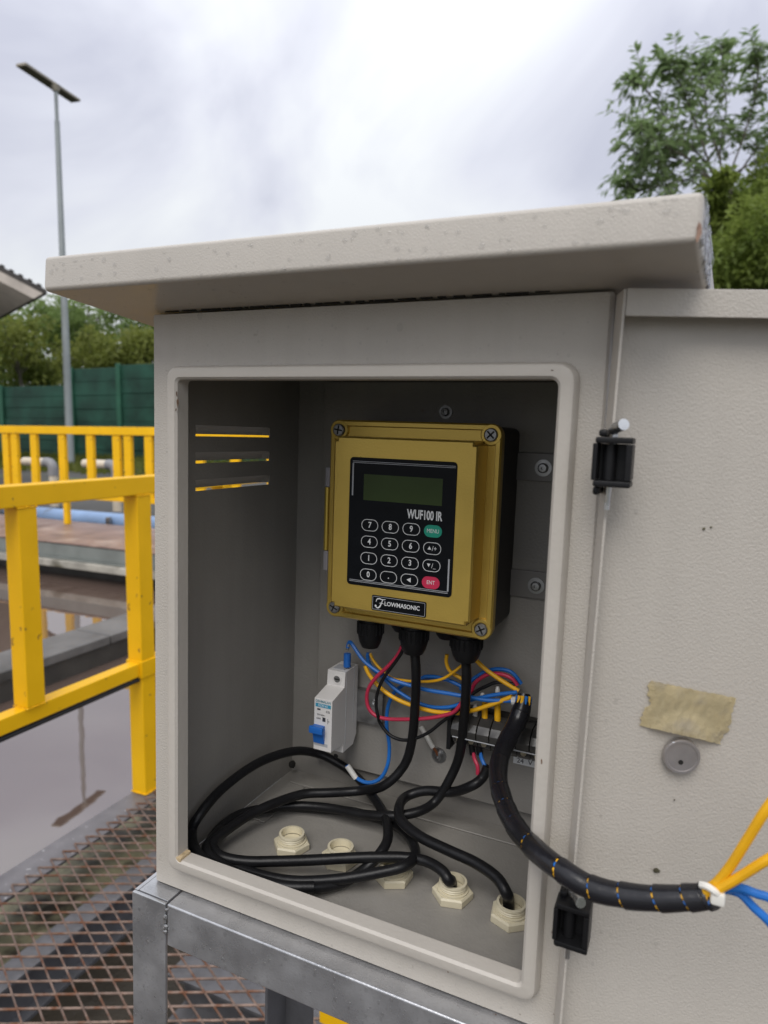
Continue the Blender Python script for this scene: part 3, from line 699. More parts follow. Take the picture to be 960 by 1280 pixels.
# left wall with three louvre slots
SY0, SY1 = .0450, .1440; ZL = [.3312, .3106, .2896]
hz = .0085
def htop(y): return HF + (HB - HF) * (y / D) - .0015
bm = bmesh.new()
box(bm, -TH, 0, .0052, SY0, 0, .395); box(bm, -TH, 0, SY1, D, 0, .395)
zs = [0, ZL[2], ZL[2] + hz, ZL[1], ZL[1] + hz, ZL[0], ZL[0] + hz, .395]
for a, b in ((0, 1), (2, 3), (4, 5), (6, 7)): box(bm, -TH, 0, SY0, SY1, zs[a], zs[b])
hexa(bm, [(-TH, .0052, .395), (0, .0052, .395), (0, D, .395), (-TH, D, .395), (-TH, .0052, htop(0)), (0, .0052, htop(0)), (0, D, htop(D)), (-TH, D, htop(D))])
part('side_panel', bm, m_inside_shade, cab)
for zl in ZL:
    bm = bmesh.new(); prof = []
    for i in range(7):
        a = R(90) * i / 6
        prof.append((-.0085 * math.sin(a) - .0001, zl + hz + .0004 - (hz - .0012) * (1 - math.cos(a))))
    out_ = prof; 
    loops = []
    for y, sc in ((SY0 - .001, .02), (SY0 + .003, .75), (SY0 + .009, 1), (SY1 - .009, 1), (SY1 - .003, .75), (SY1 + .001, .02)):
        loops.append([Vector((x * sc, y, zl + hz + .0004 + (z - zl - hz - .0004))) for x, z in prof])
    loft(bm, loops, closed=False)
    bmesh.ops.solidify(bm, geom=list(bm.faces), thickness=.0007)
    part('louvre', bm, m_inside_shade, cab)
bm = bmesh.new(); hexa(bm, [(W - TH, .0052, 0), (W, .0052, 0), (W, D, 0), (W - TH, D, 0), (W - TH, .0052, htop(0)), (W, .0052, htop(0)), (W, D, htop(D)), (W - TH, D, htop(D))]); part('side_panel', bm, m_inside_shade, cab)
part('floor_panel', BX(.0001, W - .0013, .0053, D, -.0012, 0), m_inside_shade, cab)
part('back_panel', BX(.0001, W - .0013, D - .0011, D - .0001, .0003, htop(D)), m_inside_shade, cab)
bm = bmesh.new(); hexa(bm, [(.0002, .0053, htop(0) - .0015), (W - .0014, .0053, htop(0) - .0015), (W - .0014, D - .0014, htop(D) - .0015), (.0002, D - .0014, htop(D) - .0015), (.0002, .0053, htop(0) - .0004), (W - .0014, .0053, htop(0) - .0004), (W - .0014, D - .0014, htop(D) - .0004), (.0002, D - .0014, htop(D) - .0004)]); part('top_panel', bm, m_inside_shade, cab)
PY = .1838
part('mounting_plate', BX(.0312, .276, PY, PY + .0015, .022, .383, bev=.0006, seg=1), m_inside_shade, cab)
part('floor_flange', (lambda b: (box(b, .012, .285, .168, .1815, .0002, .0016, bev=.0005, seg=1), box(b, .0120, .0300, .100, .167, .0002, .0014, bev=.0004, seg=1), b)[2])(bmesh.new()), m_inside_shade, cab)
# roof
bm = bmesh.new()
RF = -.055; RB = .235; s_r = -.082
def rz(y): return .4196 + (y - RF) * s_r
pts = [(-.0374, RF, rz(RF)), (.3382, RF, rz(RF) - .0006), (.3560, RB, rz(RB)), (-.0374, RB, rz(RB)), (-.0374, RF + .0015, rz(RF) + .0216), (.3382, RF + .0015, rz(RF) + .0202), (.3545, RB, rz(RB) + .0208), (-.0374, RB, rz(RB) + .0208)]
hexa(bm, pts, .0028, 3)
roof = part('roof', bm, m_roof, cab, ang=50)
bm = bmesh.new(); pts = []
for i in range(95):
    x = random.uniform(-.03, .334); z = rz(RF) + random.choice((.0165, .0155, .0145, .012, .006, .002)) + random.uniform(-.0012, .0012)
    pts.append(((x, RF - .0001 + (z - rz(RF)) * .07, z), (0, -1, .08), random.uniform(.0006, .0019), random.uniform(.5, 1.1)))
for i in range(210):
    y = random.uniform(RF + .003, .03); z = rz(y) + random.uniform(.0005, .020)
    pts.append(((.3381 + (y - RF) * .060, y, z), (1, 0, 0), random.uniform(.0010, .0026), random.uniform(.8, 1.4)))
for i in range(70):
    y = random.uniform(RF + .003, .03); pts.append(((.3378 + (y - RF) * .060, y, rz(y) + .0012), (.6, 0, -.8), random.uniform(.0010, .0022), 1.0))
for i in range(60):
    x = random.uniform(-.03, .33); y = random.uniform(RF + .006, -.012)
    pts.append(((x, y, rz(y)), (0, 0, -1), random.uniform(.0006, .0014), 1))
drops(bm, pts); part('water_droplets', bm, m_drop, roof, kind='stuff')
bm = bmesh.new()
x = .012
while x < .27:
    l = random.uniform(.0015, .012); bm2 = box(bm, x, x + l, -.0006, .0006, rz(0) - .0013 + random.uniform(-.0003, .0003), rz(0) - .0004); x += l + random.uniform(.0008, .005)
part('sealant_gap', bm, m_hole, cab)
bm = bmesh.new(); pts = []
for i in range(70):
    x = random.choice((random.uniform(.001, .018), random.uniform(.002, .29))); z = random.uniform(.015, .40) if x < .019 else random.uniform(.379, .402)
    pts.append(((x, -.0001, z), (0, -1, 0), random.uniform(.0004, .0009), 1.2))
for i in range(14): pts.append(((random.uniform(.04, .29), -.0001, random.uniform(.002, .018)), (0, -1, 0), random.uniform(.0004, .0009), 1.2))
for u, v in ((500, 409), (250, 395)): pts.append((cy(u, v, -.0001), (0, -1, 0), .0021, 1.3))
drops(bm, pts); part('water_droplets', bm, m_drop, cab, kind='stuff')
bm = bmesh.new(); c = cy(228, 1066, -.004)
slab(bm, OX0 - .001, OX0 + .0034, OZ0 - .001, OZ0 + .0022, .0010, -.0086, .002)
part('sealant_blob', bm, M('old_sealant', (0.52, 0.40, 0.24), 0.6, var=.2, vs=200, bump=.0006, bs=300), cab)

def chip(par, pts, yoff, mat, nm='paint_chip'):
    bm = bmesh.new()
    for u, v, w_, h_ in pts:
        c = cy(u, v, yoff); k = 9
        lo = [[c + Vector((math.cos(2 * math.pi * i / k) * w_ * q * f, -.00012 if f < .9 else 0, math.sin(2 * math.pi * i / k) * h_ * q * f)) for i, q in enumerate(qs)] for qs in [[random.uniform(.55, 1.2) for _ in range(k)]] for f in (1, .8)]
        loft(bm, lo, cap1=True)
    part(nm, bm, mat, par)
m_chip = M('rust_chip', (0.12, 0.065, 0.035), 0.8, var=.35, vs=300)
lipo = [o for o in cab.children if o.name.startswith('opening_lip')][0]
chip(lipo, [(221, 492, .0006, .0022), (222, 504, .0008, .0030), (220, 512, .0005, .0012), (677, 952, .0006, .0016), (690, 463, .0009, .0004), (560, 1215, .0005, .0004)], -.00905, m_chip)
chip(roof, [(874, 292, .0011, .0044), (873, 283, .0007, .002)], RF - .0002, M('rust_stain', (0.30, 0.19, 0.14), 0.7, var=.3, vs=300), 'rust_stain')
chip(cab, [(690, 1165, .0004, .0006), (693, 1268, .0006, .0004), (300, 1140, .0004, .0003), (757, 600, .0005, .0005), (620, 1268, .0007, .0004), (650, 1268, .0004, .0003)], -.0001, m_chip)
# door
HX = .0044
def dv(s, off, z): 
    p = DP + DD * s + DN * off; return Vector((p.x + .0055 * (z - .36) / .36 * 1.0, p.y, z))
DT = .4108; DBm = -.004; DWd = .30; dt = .014
def dbox(bm, s0, s1, o0, o1, z0, z1, bev=0):
    return hexa(bm, [dv(s0, o0, z0), dv(s1, o0, z0), dv(s1, o1, z0), dv(s0, o1, z0), dv(s0, o0, z1), dv(s1, o0, z1), dv(s1, o1, z1), dv(s0, o1, z1)], bev)
bm = bmesh.new(); dbox(bm, 0, DWd, -.0012, 0, DBm, DT, .0006)
door = part('door', bm, m_door, cab)
bm = bmesh.new()
dbox(bm, 0, .0014, .0002, dt, DBm, DT - .0002, .0004)
dbox(bm, .0016, DWd, .0002, dt - .0012, DT - .0014, DT, .0004)
dbox(bm, .0016, DWd, dt - .0011, dt, DT - .0128, DT + .0002, .0005)
dbox(bm, .0016, DWd, .0002, dt - .0012, DBm, DBm + .0013); dbox(bm, .0016, DWd, dt - .0011, dt, DBm - .0002, DBm + .012, .0005)
dbox(bm, DWd - .0014, DWd, .0002, dt, DBm + .014, DT - .014)
part('door_rim', bm, m_door, door)
# lock disc
lc = cdoor(850, 943, .0005)
bm = bmesh.new(); lathe(bm, lc, DN, [(.0090, -.0004), (.0094, .001), (.0094, .0030), (.0090, .0036), (.0078, .0036), (.0076, .0032), (.0004, .0032)], 36)
lk = part('lock_disc', bm, m_lock, door, ang=25)
hc = cdoor(851, 953, .0038)
bm = bmesh.new(); lathe(bm, hc, DN, [(.0013, -.0002), (.0013, .0001)], 14); part('keyhole', bm, m_hole, lk)
a = cdoor(840, 928, .0038); b = cdoor(863, 929, .0038)
bm = bmesh.new(); cyl(bm, a, b, .0003, n=6); part('scratch_bar', bm, m_steel, lk)
bm = bmesh.new(); pts = []
for u, v in ((757, 901), (751, 1020), (770, 875), (752, 1165), (763, 1168), (742, 1133), (741, 1205), (925, 1133), (795, 640), (820, 1180), (714, 1240)): pts.append((cdoor(u, v, .0001), DN, random.uniform(.0007, .0013), 1.2))
for i in range(18): pts.append((cdoor(random.uniform(730, 958), random.uniform(420, 1270), .0001), DN, random.uniform(.0002, .0005), 1.2))
drops(bm, pts); part('water_droplets', bm, m_drop, door, kind='stuff')
bm = bmesh.new()
for u, v, r in ((820, 1088, .0016), (823, 1089, .001), (880, 661, .0008), (889, 659, .0006), (843, 1000, .0005)):
    c = cdoor(u, v, .0002); lathe(bm, c, DN, [(r, 0), (r * .6, .0003)], 7)
part('dirt_speck', bm, m_olive, door)
# hinges
def hinge(dz, name='hinge'):
    bm = bmesh.new(); f, b = -.0285, -.0135
    box(bm, .2995, .3165, f, b, .3372, .3402, bev=.0008); box(bm, .2995, .3165, f, b, .3165, .3195, bev=.0008)
    box(bm, .3136, .3165, f, b, .3197, .3370, bev=.0006); box(bm, .2985, .3008, f, b, .3195, .3372, bev=.0006)
    box(bm, .3010, .3134, -.0185, b, .3197, .3370)
    cyl(bm, (.3058, -.021, .3198), (.3058, -.021, .3370), .0032, n=14)
    box(bm, .3000, .3040, -.0225, -.0002, .3404, .3438, bev=.0012); box(bm, .2990, .3022, -.0235, -.0002, .3120, .3163, bev=.0014)
    for v in bm.verts: v.co.z += dz; v.co.x += dz * .015
    h = part(name, bm, m_black, cab, ang=30)
    bm = bmesh.new(); x_ = .3074
    tube(bm, spline([(x_ - .0016, -.0190, .3050), (x_ - .0013, -.0192, .3165), (x_ - .0004, -.0205, .3300), (x_, -.0210, .3402), (x_, -.0210, .3432)], 3), .0015, 10)
    for v in bm.verts: v.co.z += dz; v.co.x += dz * .015
    hp = part('hinge_pin', bm, m_steel, h)
    bm = bmesh.new(); tube(bm, spline([(x_ - .0006, -.0208, .3436), (x_ + .0008, -.0240, .3448), (x_ + .0046, -.0310, .3462)], 4), .0027, 14)
    for v in bm.verts: v.co.z += dz; v.co.x += dz * .015
    part('pin_head', bm, m_steel, h)
hinge(0); hinge(-.240)

# cable bushings in the floor
def bushing(x, y):
    bm = bmesh.new(); rot = random.uniform(0, 1)
    def hexl(r, z): return [Vector((x + r * math.cos(R(60 * i) + rot), y + r * math.sin(R(60 * i) + rot), z)) for i in range(6)]
    loft(bm, [hexl(.0148, .0003), hexl(.0152, .0010), hexl(.0152, .0052), hexl(.0140, .0064)], cap0=True, cap1=True)
    lathe(bm, (x, y, .0064), (0, 0, 1), [(.0118, 0), (.0118, .0012), (.0102, .0014), (.0106, .0024), (.0100, .0030), (.0106, .0038), (.0100, .0046), (.0105, .0054), (.0103, .0066), (.0086, .0068), (.0084, .0010)], 24, cap1=False)
    b = part('cable_bushing', bm, m_beige, cab, ang=28)
    bm = bmesh.new(); lathe(bm, (x, y, .0066), (0, 0, 1), [(.0083, 0), (.0083, .0004)], 20); part('bushing_hole', bm, m_beige, b)
    return b
BU = [(.0690, .0812), (.1125, .0840), (.1585, .0840), (.2058, .0850), (.2502, .0815)]
for p in BU: bushing(*p)
# bolts, strap, rail
def bolt(x, z, r=.0040, y=PY, nm='bolt', mt=m_dsteel, washer=True):
    bm = bmesh.new()
    if washer: lathe(bm, (x, y, z), (0, -1, 0), [(r * 1.7, 0), (r * 1.7, .0012), (r * .8, .0013)], 18)
    lathe(bm, (x, y - (.0013 if washer else 0), z), (0, -1, 0), [(r, 0), (r, .0022), (r * .8, .0032), (r * .35, .0034), (r * .3, .0020)], 18)
    part(nm, bm, mt, cab, ang=30)
for u, v in ((556, 515), (465, 875)): c = cy(u, v, PY - .003); bolt(c.x, c.z, .0034)
c = cy(547, 946, PY - .004); bolt(c.x, c.z, .0040)
bm = bmesh.new()
box(bm, .052, .1035, PY - .0075, PY - .0065, .0735, .1035); box(bm, .052, .1035, PY - .0064, PY - .0002, .0735, .0748); box(bm, .052, .1035, PY - .0064, PY - .0002, .1022, .1035)
part('mounting_rail', bm, m_dsteel, cab)
c = cy(468, 878, PY - .0085); bolt(c.x, c.z, .0028, PY - .0080, 'rail_screw', m_steel, False)
bm = bmesh.new(); c = cy(372, 964, .178)
lathe(bm, (.0065, .1800, .0120), (1, -.3, .4), [(.0035, 0), (.0038, .002), (.0015, .003)], 8); part('corner_plug', bm, m_hole, cab)
lab = bmesh.new(); a = cy(642, 944, PY - .0006); box(lab, a.x, a.x + .030, PY - .0006, PY - .0002, a.z - .0068, a.z)
lb = part('terminal_label', lab, m_white, cab); text(lb, 'lettering', '24  V', .0062, a.x + .0095, PY - .0008, a.z - .0036, m_ink, 1.0)

# masking tape (its own thing, stuck on the door)
def toff(u, v, f):
    d = math.hypot(u - 850, v - 943); lift = .0040 if d < 30 else max(0, .0040 - (d - 30) * .00016)
    return .0003 + (lift + .0004 * (1 + math.sin(u * .21)) + .0003 * (1 + math.sin(u * .5 + v * .3))) * f
c00, c10, c11, c01 = (800, 907), (905, 931), (922, 873), (813, 851)     # bottom left, bottom right, top right, top left
nu, nv = 30, 18; gv = []
lj = [random.uniform(-2.2, 2.2) + (5 if 7 < k < 12 else 0) for k in range(nv + 1)]; rj = [random.uniform(-2.6, 1.8) - (4 if k < 5 else 0) for k in range(nv + 1)]
bj = [random.uniform(-.6, .6) for k in range(nu + 1)]; tj = [random.uniform(-.8, .8) for k in range(nu + 1)]
bm = bmesh.new()
for j in range(nv + 1):
    row = []
    for i in range(nu + 1):
        a, b = i / nu, j / nv
        u = (c00[0] * (1 - a) + c10[0] * a) * (1 - b) + (c01[0] * (1 - a) + c11[0] * a) * b
        v = (c00[1] * (1 - a) + c10[1] * a) * (1 - b) + (c01[1] * (1 - a) + c11[1] * a) * b
        u += lj[j] * max(0, 1 - a * 5) + rj[j] * max(0, 1 - (1 - a) * 5); v += bj[i] * (1 - b) + tj[i] * b
        f = min(1, 6 * a, 6 * (1 - a), 5 * (1 - b) + .0)
        row.append(bm.verts.new(cdoor(u, v, toff(u, v, max(0, f)))))
    gv.append(row)
for j in range(nv):
    for i in range(nu): bm.faces.new((gv[j][i], gv[j][i + 1], gv[j + 1][i + 1], gv[j + 1][i]))
bmesh.ops.solidify(bm, geom=list(bm.faces), thickness=.0002)
solo('masking_tape', bm, m_tape, 'torn strip of yellowish masking tape stuck on the door above the round lock', 'tape', cdoor(860, 900), cab=True)

# ================================================================== FLOW METER
fm = thing('flow_meter', 'gold flow meter with black keypad mounted inside the cabinet', 'flow meter', (.145, .15, .186), cab=True)
FX0, FX1, FZ0, FZ1, FYF = .0728, .2150, .1855, .3480, .1220
bm = bmesh.new(); slab(bm, FX0 + .002, FX1 - .0018, FZ0 + .003, FZ1 - .002, .006, .1302, PY - .0002, ch=.001); part('housing', bm, m_housing, fm)
bm = bmesh.new()
loft(bm, [rrect(FX0, FX1, FZ0, FZ1, .009, .1300, 6), rrect(FX0, FX1, FZ0, FZ1, .009, .1236, 6), rrect(FX0 + .0014, FX1 - .0014, FZ0 + .0014, FZ1 - .0014, .008, FYF, 6), rrect(FX0 + .0044, FX1 - .0044, FZ0 + .0044, FZ1 - .0044, .006, FYF, 6), rrect(FX0 + .0052, FX1 - .0052, FZ0 + .0052, FZ1 - .0052, .006, FYF + .0022, 6)], cap0=True, cap1=True)
for sx, sz in ((FX0 + .0082, FZ0 + .0082), (FX1 - .0082, FZ0 + .0082), (FX0 + .0082, FZ1 - .0082), (FX1 - .0082, FZ1 - .0082)):
    lathe(bm, (sx, FYF + .003, sz), (0, -1, 0), [(.0082, 0), (.0082, .0024), (.0074, .0032), (.0056, .0032), (.0054, .0022)], 22)
cover = part('cover', bm, m_gold, fm)
PX0, PX1, PZ0, PZ1, PYF = .0842, .2004, .1982, .3342, .1098
bm = bmesh.new()
lo = []
def octo(d, y, c): 
    x0, x1, z0, z1 = PX0 - d, PX1 + d, PZ0 - d, PZ1 + d
    return [Vector((a, y, b)) for a, b in ((x0 + c, z0), (x1 - c, z0), (x1 - c, z0 + c * .9), (x1, z0 + c), (x1, z1 - c), (x1 - c, z1 - c * .9), (x1 - c, z1), (x0 + c, z1), (x0 + c * .9, z1 - c), (x0, z1 - c), (x0, z0 + c), (x0 + c * .9, z0 + c))]
loft(bm, [octo(.0009, FYF + .0020, .003), octo(.0006, PYF + .0012, .003), octo(-.0006, PYF, .003)], cap1=True)
panel = part('raised_panel', bm, m_gold, cover)
scr = bmesh.new(); lathe(scr, (0, 0, 0), (0, -1, 0), [(.0050, .0008), (.0050, .0024), (.0042, .0032), (.0001, .0033)], 20)
for a in (0, 90):
    b = BX(-.0036, .0036, -.00345, -.0029, -.0006, .0006); bmesh.ops.rotate(b, verts=b.verts, cent=(0, 0, 0), matrix=Matrix.Rotation(R(a + 25), 3, 'Y'))
    me_ = bpy.data.meshes.new('x'); b.to_mesh(me_); b.free(); k0 = len(scr.faces); scr.from_mesh(me_); scr.faces.ensure_lookup_table()
    for f_ in scr.faces[k0:]: f_.material_index = 1
scr_me = mesh_of('cover_screw', scr, [m_dsteel, m_hole], ang=30)
for k, (sx, sz) in enumerate(((FX0 + .0082, FZ0 + .0082), (FX1 - .0082, FZ0 + .0082), (FX0 + .0082, FZ1 - .0082), (FX1 - .0082, FZ1 - .0082))):
    inst('cover_screw', scr_me, fm, (sx, FYF + .0012, sz), (0, R(37 * k), 0))
# keypad
KX0, KX1, KZ0, KZ1 = .0982, .1862, .2180, .3192; KY = PYF - .0006
bm = bmesh.new(); slab(bm, KX0, KX1, KZ0, KZ1, .0030, KY, PYF - .00005, ch=.0002); pad = part('keypad', bm, m_pad, fm)
bm = bmesh.new(); slab(bm, .1108, .1756, .2862, .3064, .0004, KY - .0001, KY - .00002); part('screen', bm, m_lcd, pad)
bm = bmesh.new()
def pl(x0, x1, z0, z1): box(bm, x0, x1, KY - .00012, KY - .00002, z0, z1)
t_ = .00042; g_ = .0011
pl(KX0 + .0026, KX1 - .001, KZ1 - .0033, KZ1 - .0033 + t_); pl(KX0 + .0026, KX1 - .001, KZ1 - .0033 - g_, KZ1 - .0033 - g_ + t_)
pl(KX0 + .0024, KX0 + .0024 + .0012, KZ1 - .0300, KZ1 - .0048)
pl(KX0 + .0024, KX1 - .0030, KZ0 + .0028, KZ0 + .0028 + t_); pl(KX0 + .0024, KX1 - .0030, KZ0 + .0028 + g_, KZ0 + .0028 + g_ + t_)
pl(KX1 - .0036, KX1 - .0024, KZ0 + .0028 + g_ + t_ + .0003, KZ0 + .0290)
part('border_lines', bm, m_greyp, pad)
text(pad, 'lettering', 'WUF100 IR', .0096, .1762, KY - .00015, .2780, m_white, .60, .00026, 'RIGHT')
keys = [['7', '8', '9', 'MENU'], ['4', '5', '6', 'U'], ['1', '2', '3', 'D'], ['0', '.', 'L', 'ENT']]
kmat = {'MENU': m_teal, 'ENT': m_red}
for r_ in range(4):
    for c_ in range(4):
        k = keys[r_][c_]; x = .1172 + .01745 * c_; z = .2668 - .01307 * r_; hw, hh = .00715, .0046
        bm = bmesh.new(); slab(bm, x - hw, x + hw, z - hh, z + hh, hh * .98, KY - .00028, KY - .00002, 5, ch=.0001)
        kb = part('key', bm, kmat.get(k, m_pad), pad, label={'MENU': 'green key marked MENU', 'ENT': 'red key marked ENT'}.get(k))
        bm = bmesh.new(); rring(bm, x - hw, x + hw, z - hh, z + hh, hh * .98, .00042, KY - .00040, KY - .0002, 5)
        yk = KY - .00034
        if k in 'UDL':
            s = .0019
            if k == 'U': T = [(x - .0036, z - .001), (x - .0008, z - .001), (x - .0022, z + .0017)]
            if k == 'D': T = [(x - .0036, z + .0014), (x - .0008, z + .0014), (x - .0022, z - .0013)]
            if k == 'L': T = [(x - .0022, z), (x + .0012, z - .0019), (x + .0012, z + .0019)]
            loft(bm, [[Vector((a, yk + .0001, b)) for a, b in T], [Vector((a, yk - .0001, b)) for a, b in T]], cap0=True, cap1=True)
        part('key_outline', bm, m_white if k not in kmat else kmat[k], pad)
        if k == 'U': text(pad, 'lettering', '/+', .0052, x + .0018, yk, z - .0002, m_white, .9)
        elif k == 'D': text(pad, 'lettering', '/_', .0052, x + .0018, yk, z - .0002, m_white, .9)
        elif k in ('MENU', 'ENT'): text(pad, 'lettering', k, .0042, x, yk, z, m_white, .85)
        elif k != 'L': text(pad, 'lettering', k, .0064, x, yk, z + (.0009 if k == '.' else 0), m_white, .85, .00012)
# nameplate
bm = bmesh.new(); slab(bm, .1208, .1666, .1998, .2120, .0012, PYF - .0007, PYF - .00005, ch=.0002); npl = part('nameplate', bm, m_pad, fm)
bm = bmesh.new(); rring(bm, .1216, .1658, .2006, .2112, .0009, .0003, PYF - .0008, PYF - .0006); part('border_lines', bm, m_greyp, npl)
text(npl, 'lettering', 'LOWMASONIC', .0047, .1318, PYF - .00078, .2062, m_white, .93, .00008, 'LEFT')
bm = bmesh.new(); yy = PYF - .0008
def ribbon(P, wd):
    P = spline([Vector((x, yy, z)) for x, z in P], 6); n_ = len(P); a_ = []; b_ = []
    for i in range(n_):
        d_ = (P[min(i + 1, n_ - 1)] - P[max(0, i - 1)]).normalized(); s_ = Vector((-d_.z, 0, d_.x)); w_ = wd * (.35 + .65 * math.sin(math.pi * (i + .5) / n_))
        a_.append(P[i] + s_ * w_); b_.append(P[i] - s_ * w_)
    for i in range(n_ - 1): bm.faces.new([bm.verts.new(v) for v in (a_[i], a_[i + 1], b_[i + 1], b_[i])])
ribbon([(.1247, .2068), (.1255, .2090), (.1275, .2097), (.1300, .2092), (.1328, .2096)], .00045)
ribbon([(.1303, .2090), (.1293, .2060), (.1277, .2030), (.1258, .2022), (.1242, .2032)], .00055)
ribbon([(.1275, .2060), (.1295, .2064), (.1314, .2058)], .0003)
lathe(bm, (.1244, yy + .0001, .2036), (0, -1, 0), [(.0009, 0), (.0008, .0001)], 10)
part('script_initial', bm, m_white, npl)
# the lid stands 22 mm proud of its flange: bring panel, keypad and plate forward and to the matching size
LID = .0100; LK = 1 - LID / (PYF - CAMC.y)
done = set()
def lid(o, depth=False):
    me = o.data
    if me.name not in done:
        done.add(me.name); og = ORG[o.name]
        for v in me.vertices:
            p = v.co + og; y = p.y
            if o is panel and y > FYF: k = LK
            else: k = LK; y -= LID
            v.co = Vector((CAMC.x + (p.x - CAMC.x) * k, y, CAMC.z + (p.z - CAMC.z) * k)) - og
    for c in o.children: lid(c)
for o in (panel, pad, npl): lid(o)
# side latch rod, brackets, glands
bm = bmesh.new(); cyl(bm, (.0694, .1262, .2400), (.0694, .1262, .2925), .0024, n=14); part('latch_rod', bm, m_goldrod, fm)
m_latch = M('grey_latch', (.30, .29, .31), .45, .3)
part('latch_block', BX(.0680, .0722, .1240, .1285, .2930, .3090, bev=.0006), m_latch, fm); part('latch_block', BX(.0680, .0722, .1240, .1285, .2230, .2395, bev=.0006), m_latch, fm)
for zc_ in (.3155, .2200):
    bm = BX(.2120, .2490, PY - .0032, PY - .0007, zc_ - .0112, zc_ + .0112, bev=.0006); br = part('mounting_bracket', bm, m_dsteel if False else M('bracket_grey', (.20, .19, .18), .4, .2, var=.1), fm)
    bm = bmesh.new(); xx = .2345
    lathe(bm, (xx, PY - .0033, zc_ - .0003), (0, -1, 0), [(.0068, 0), (.0068, .001), (.0040, .0011), (.0040, .0034), (.0030, .0044), (.0012, .0045), (.0010, .0028)], 18); part('bracket_bolt', bm, m_dsteel, br, ang=30)
def gland(x, y, r=.0118, l=.024):
    bm = bmesh.new(); zt = FZ0 + .0034
    lathe(bm, (x, y, zt), (0, 0, -1), [(r * 1.02, 0), (r * 1.02, .006), (r * .92, .0062), (r * .92, .0075), (r, .0078), (r, l * .62), (r * .86, l * .84), (r * .66, l), (r * .3, l + .0004)], 18)
    for i in range(18):
        a = 2 * math.pi * i / 18; cxx, cyy = x + math.cos(a) * r * 1.0, y + math.sin(a) * r
        cyl(bm, (cxx, cyy, zt - .0082), (cxx, cyy, zt - l * .6), .0009, n=5)
    part('cable_gland', bm, m_black, fm, ang=40)
gland(.1063, .140, .0108, .0300); gland(.1458, .140, .0118, .0290); gland(.1904, .140, .0125, .0275); gland(.1245, .166, .0110, .020); gland(.1655, .166, .0110, .020)

# ================================================================== CIRCUIT BREAKER
cb = thing('circuit_breaker', 'white single pole circuit breaker with blue toggle below the flow meter', 'circuit breaker', (.069, .15, .0535), cab=True)
BX0, BX1 = .0607, .0783
yz = [(.150, .1278), (.150, .1140), (.1275, .1096), (.1275, .0632), (.1500, .0622), (.150, .0535), (.170, .0535), (.176, .062), (.176, .1278)]
bm = bmesh.new(); prism_x(bm, yz, BX0, BX1); bmesh.ops.bevel(bm, geom=list(bm.edges), offset=.0005, segments=2, profile=.5, affect='EDGES'); body = part('case', bm, m_brk, cb)
bm = BX(BX1 + .00002, BX1 + .00025, .1530, .1534, .060, .1275); box(bm, BX1 + .00002, BX1 + .00025, .168, .1684, .075, .1275); part('seam', bm, m_greyp, cb)
# toggle
TX0, TX1 = .0615, .0735
bm = bmesh.new(); prism_x(bm, [(.1276, .0860), (.1225, .0862), (.1195, .0838), (.1200, .0812), (.1240, .0800), (.1262, .0700), (.1276, .0700)], TX0, TX1 - .0018)
box(bm, TX0 - .0016, TX1, .1196, .1232, .0805, .0868, bev=.0012); part('toggle', bm, m_blue, cb)
bm = BX(TX0 - .0002, TX1 + .0012, .1273, .12745, .0672, .0700); part('toggle_slot', bm, m_greyp, cb)
fyb = .12735
bm = BX(BX0 + .0014, BX1 - .0012, fyb - .0001, fyb, .1022, .1054); part('label_band', bm, m_cyan, cb)
text(cb, 'lettering', 'DEHMALAN', .0030, (BX0 + BX1) / 2, fyb, .1072, m_inkc, .93, .00006)
text(cb, 'lettering', 'DZ47-63', .0028, (BX0 + BX1) / 2, fyb - .00015, .1038, m_white, .9)
text(cb, 'lettering', 'C32', .0024, BX1 - .0040, fyb, .0990, m_ink, .95, .00005)
text(cb, 'lettering', '230/400V~', .0019, BX0 + .0070, fyb, .0952, m_ink, .95)
text(cb, 'lettering', '6000', .0022, BX0 + .0046, fyb, .0918, m_ink, .95)
bm = BX(BX0 + .0085, BX0 + .0115, fyb - .0001, fyb, .0898, .0935); box(bm, BX0 + .0033, BX0 + .0063, fyb - .0002, fyb, .0995, .1008); box(bm, BX1 - .0040, BX1 - .0036, fyb - .0001, fyb, .0885, .0930); box(bm, BX1 - .0035, BX1 - .0022, fyb - .0001, fyb, .0905, .0909); part('printed_symbols', bm, m_ink, cb)
bm = bmesh.new(); c = cy(421.5, 849, .150)
lathe(bm, (c.x, .1499, c.z), (0, -1, 0), [(.0043, 0), (.0043, .0007), (.0034, .0008), (.0032, .0001)], 20); part('screw_collar', bm, m_brk, cb)
bm = bmesh.new(); lathe(bm, (c.x, .1500, c.z), (0, -1, 0), [(.0032, 0), (.0030, .0004), (.0008, .0005)], 16); ts = part('terminal_screw', bm, m_dsteel, cb)
bm = BX(c.x - .0026, c.x + .0026, .1493, .14945, c.z - .0005, c.z + .0005); part('screw_slot', bm, m_hole, ts)
bm = bmesh.new(); c = cy(420, 945, .150); lathe(bm, (c.x, .1499, c.z), (0, -1, 0), [(.0022, 0), (.0022, .0004)], 14); part('terminal_hole', bm, m_hole, cb)
bm = BX(.0640, .0750, .1545, .1655, .1280, .1286); part('terminal_recess', bm, m_greyp, cb)

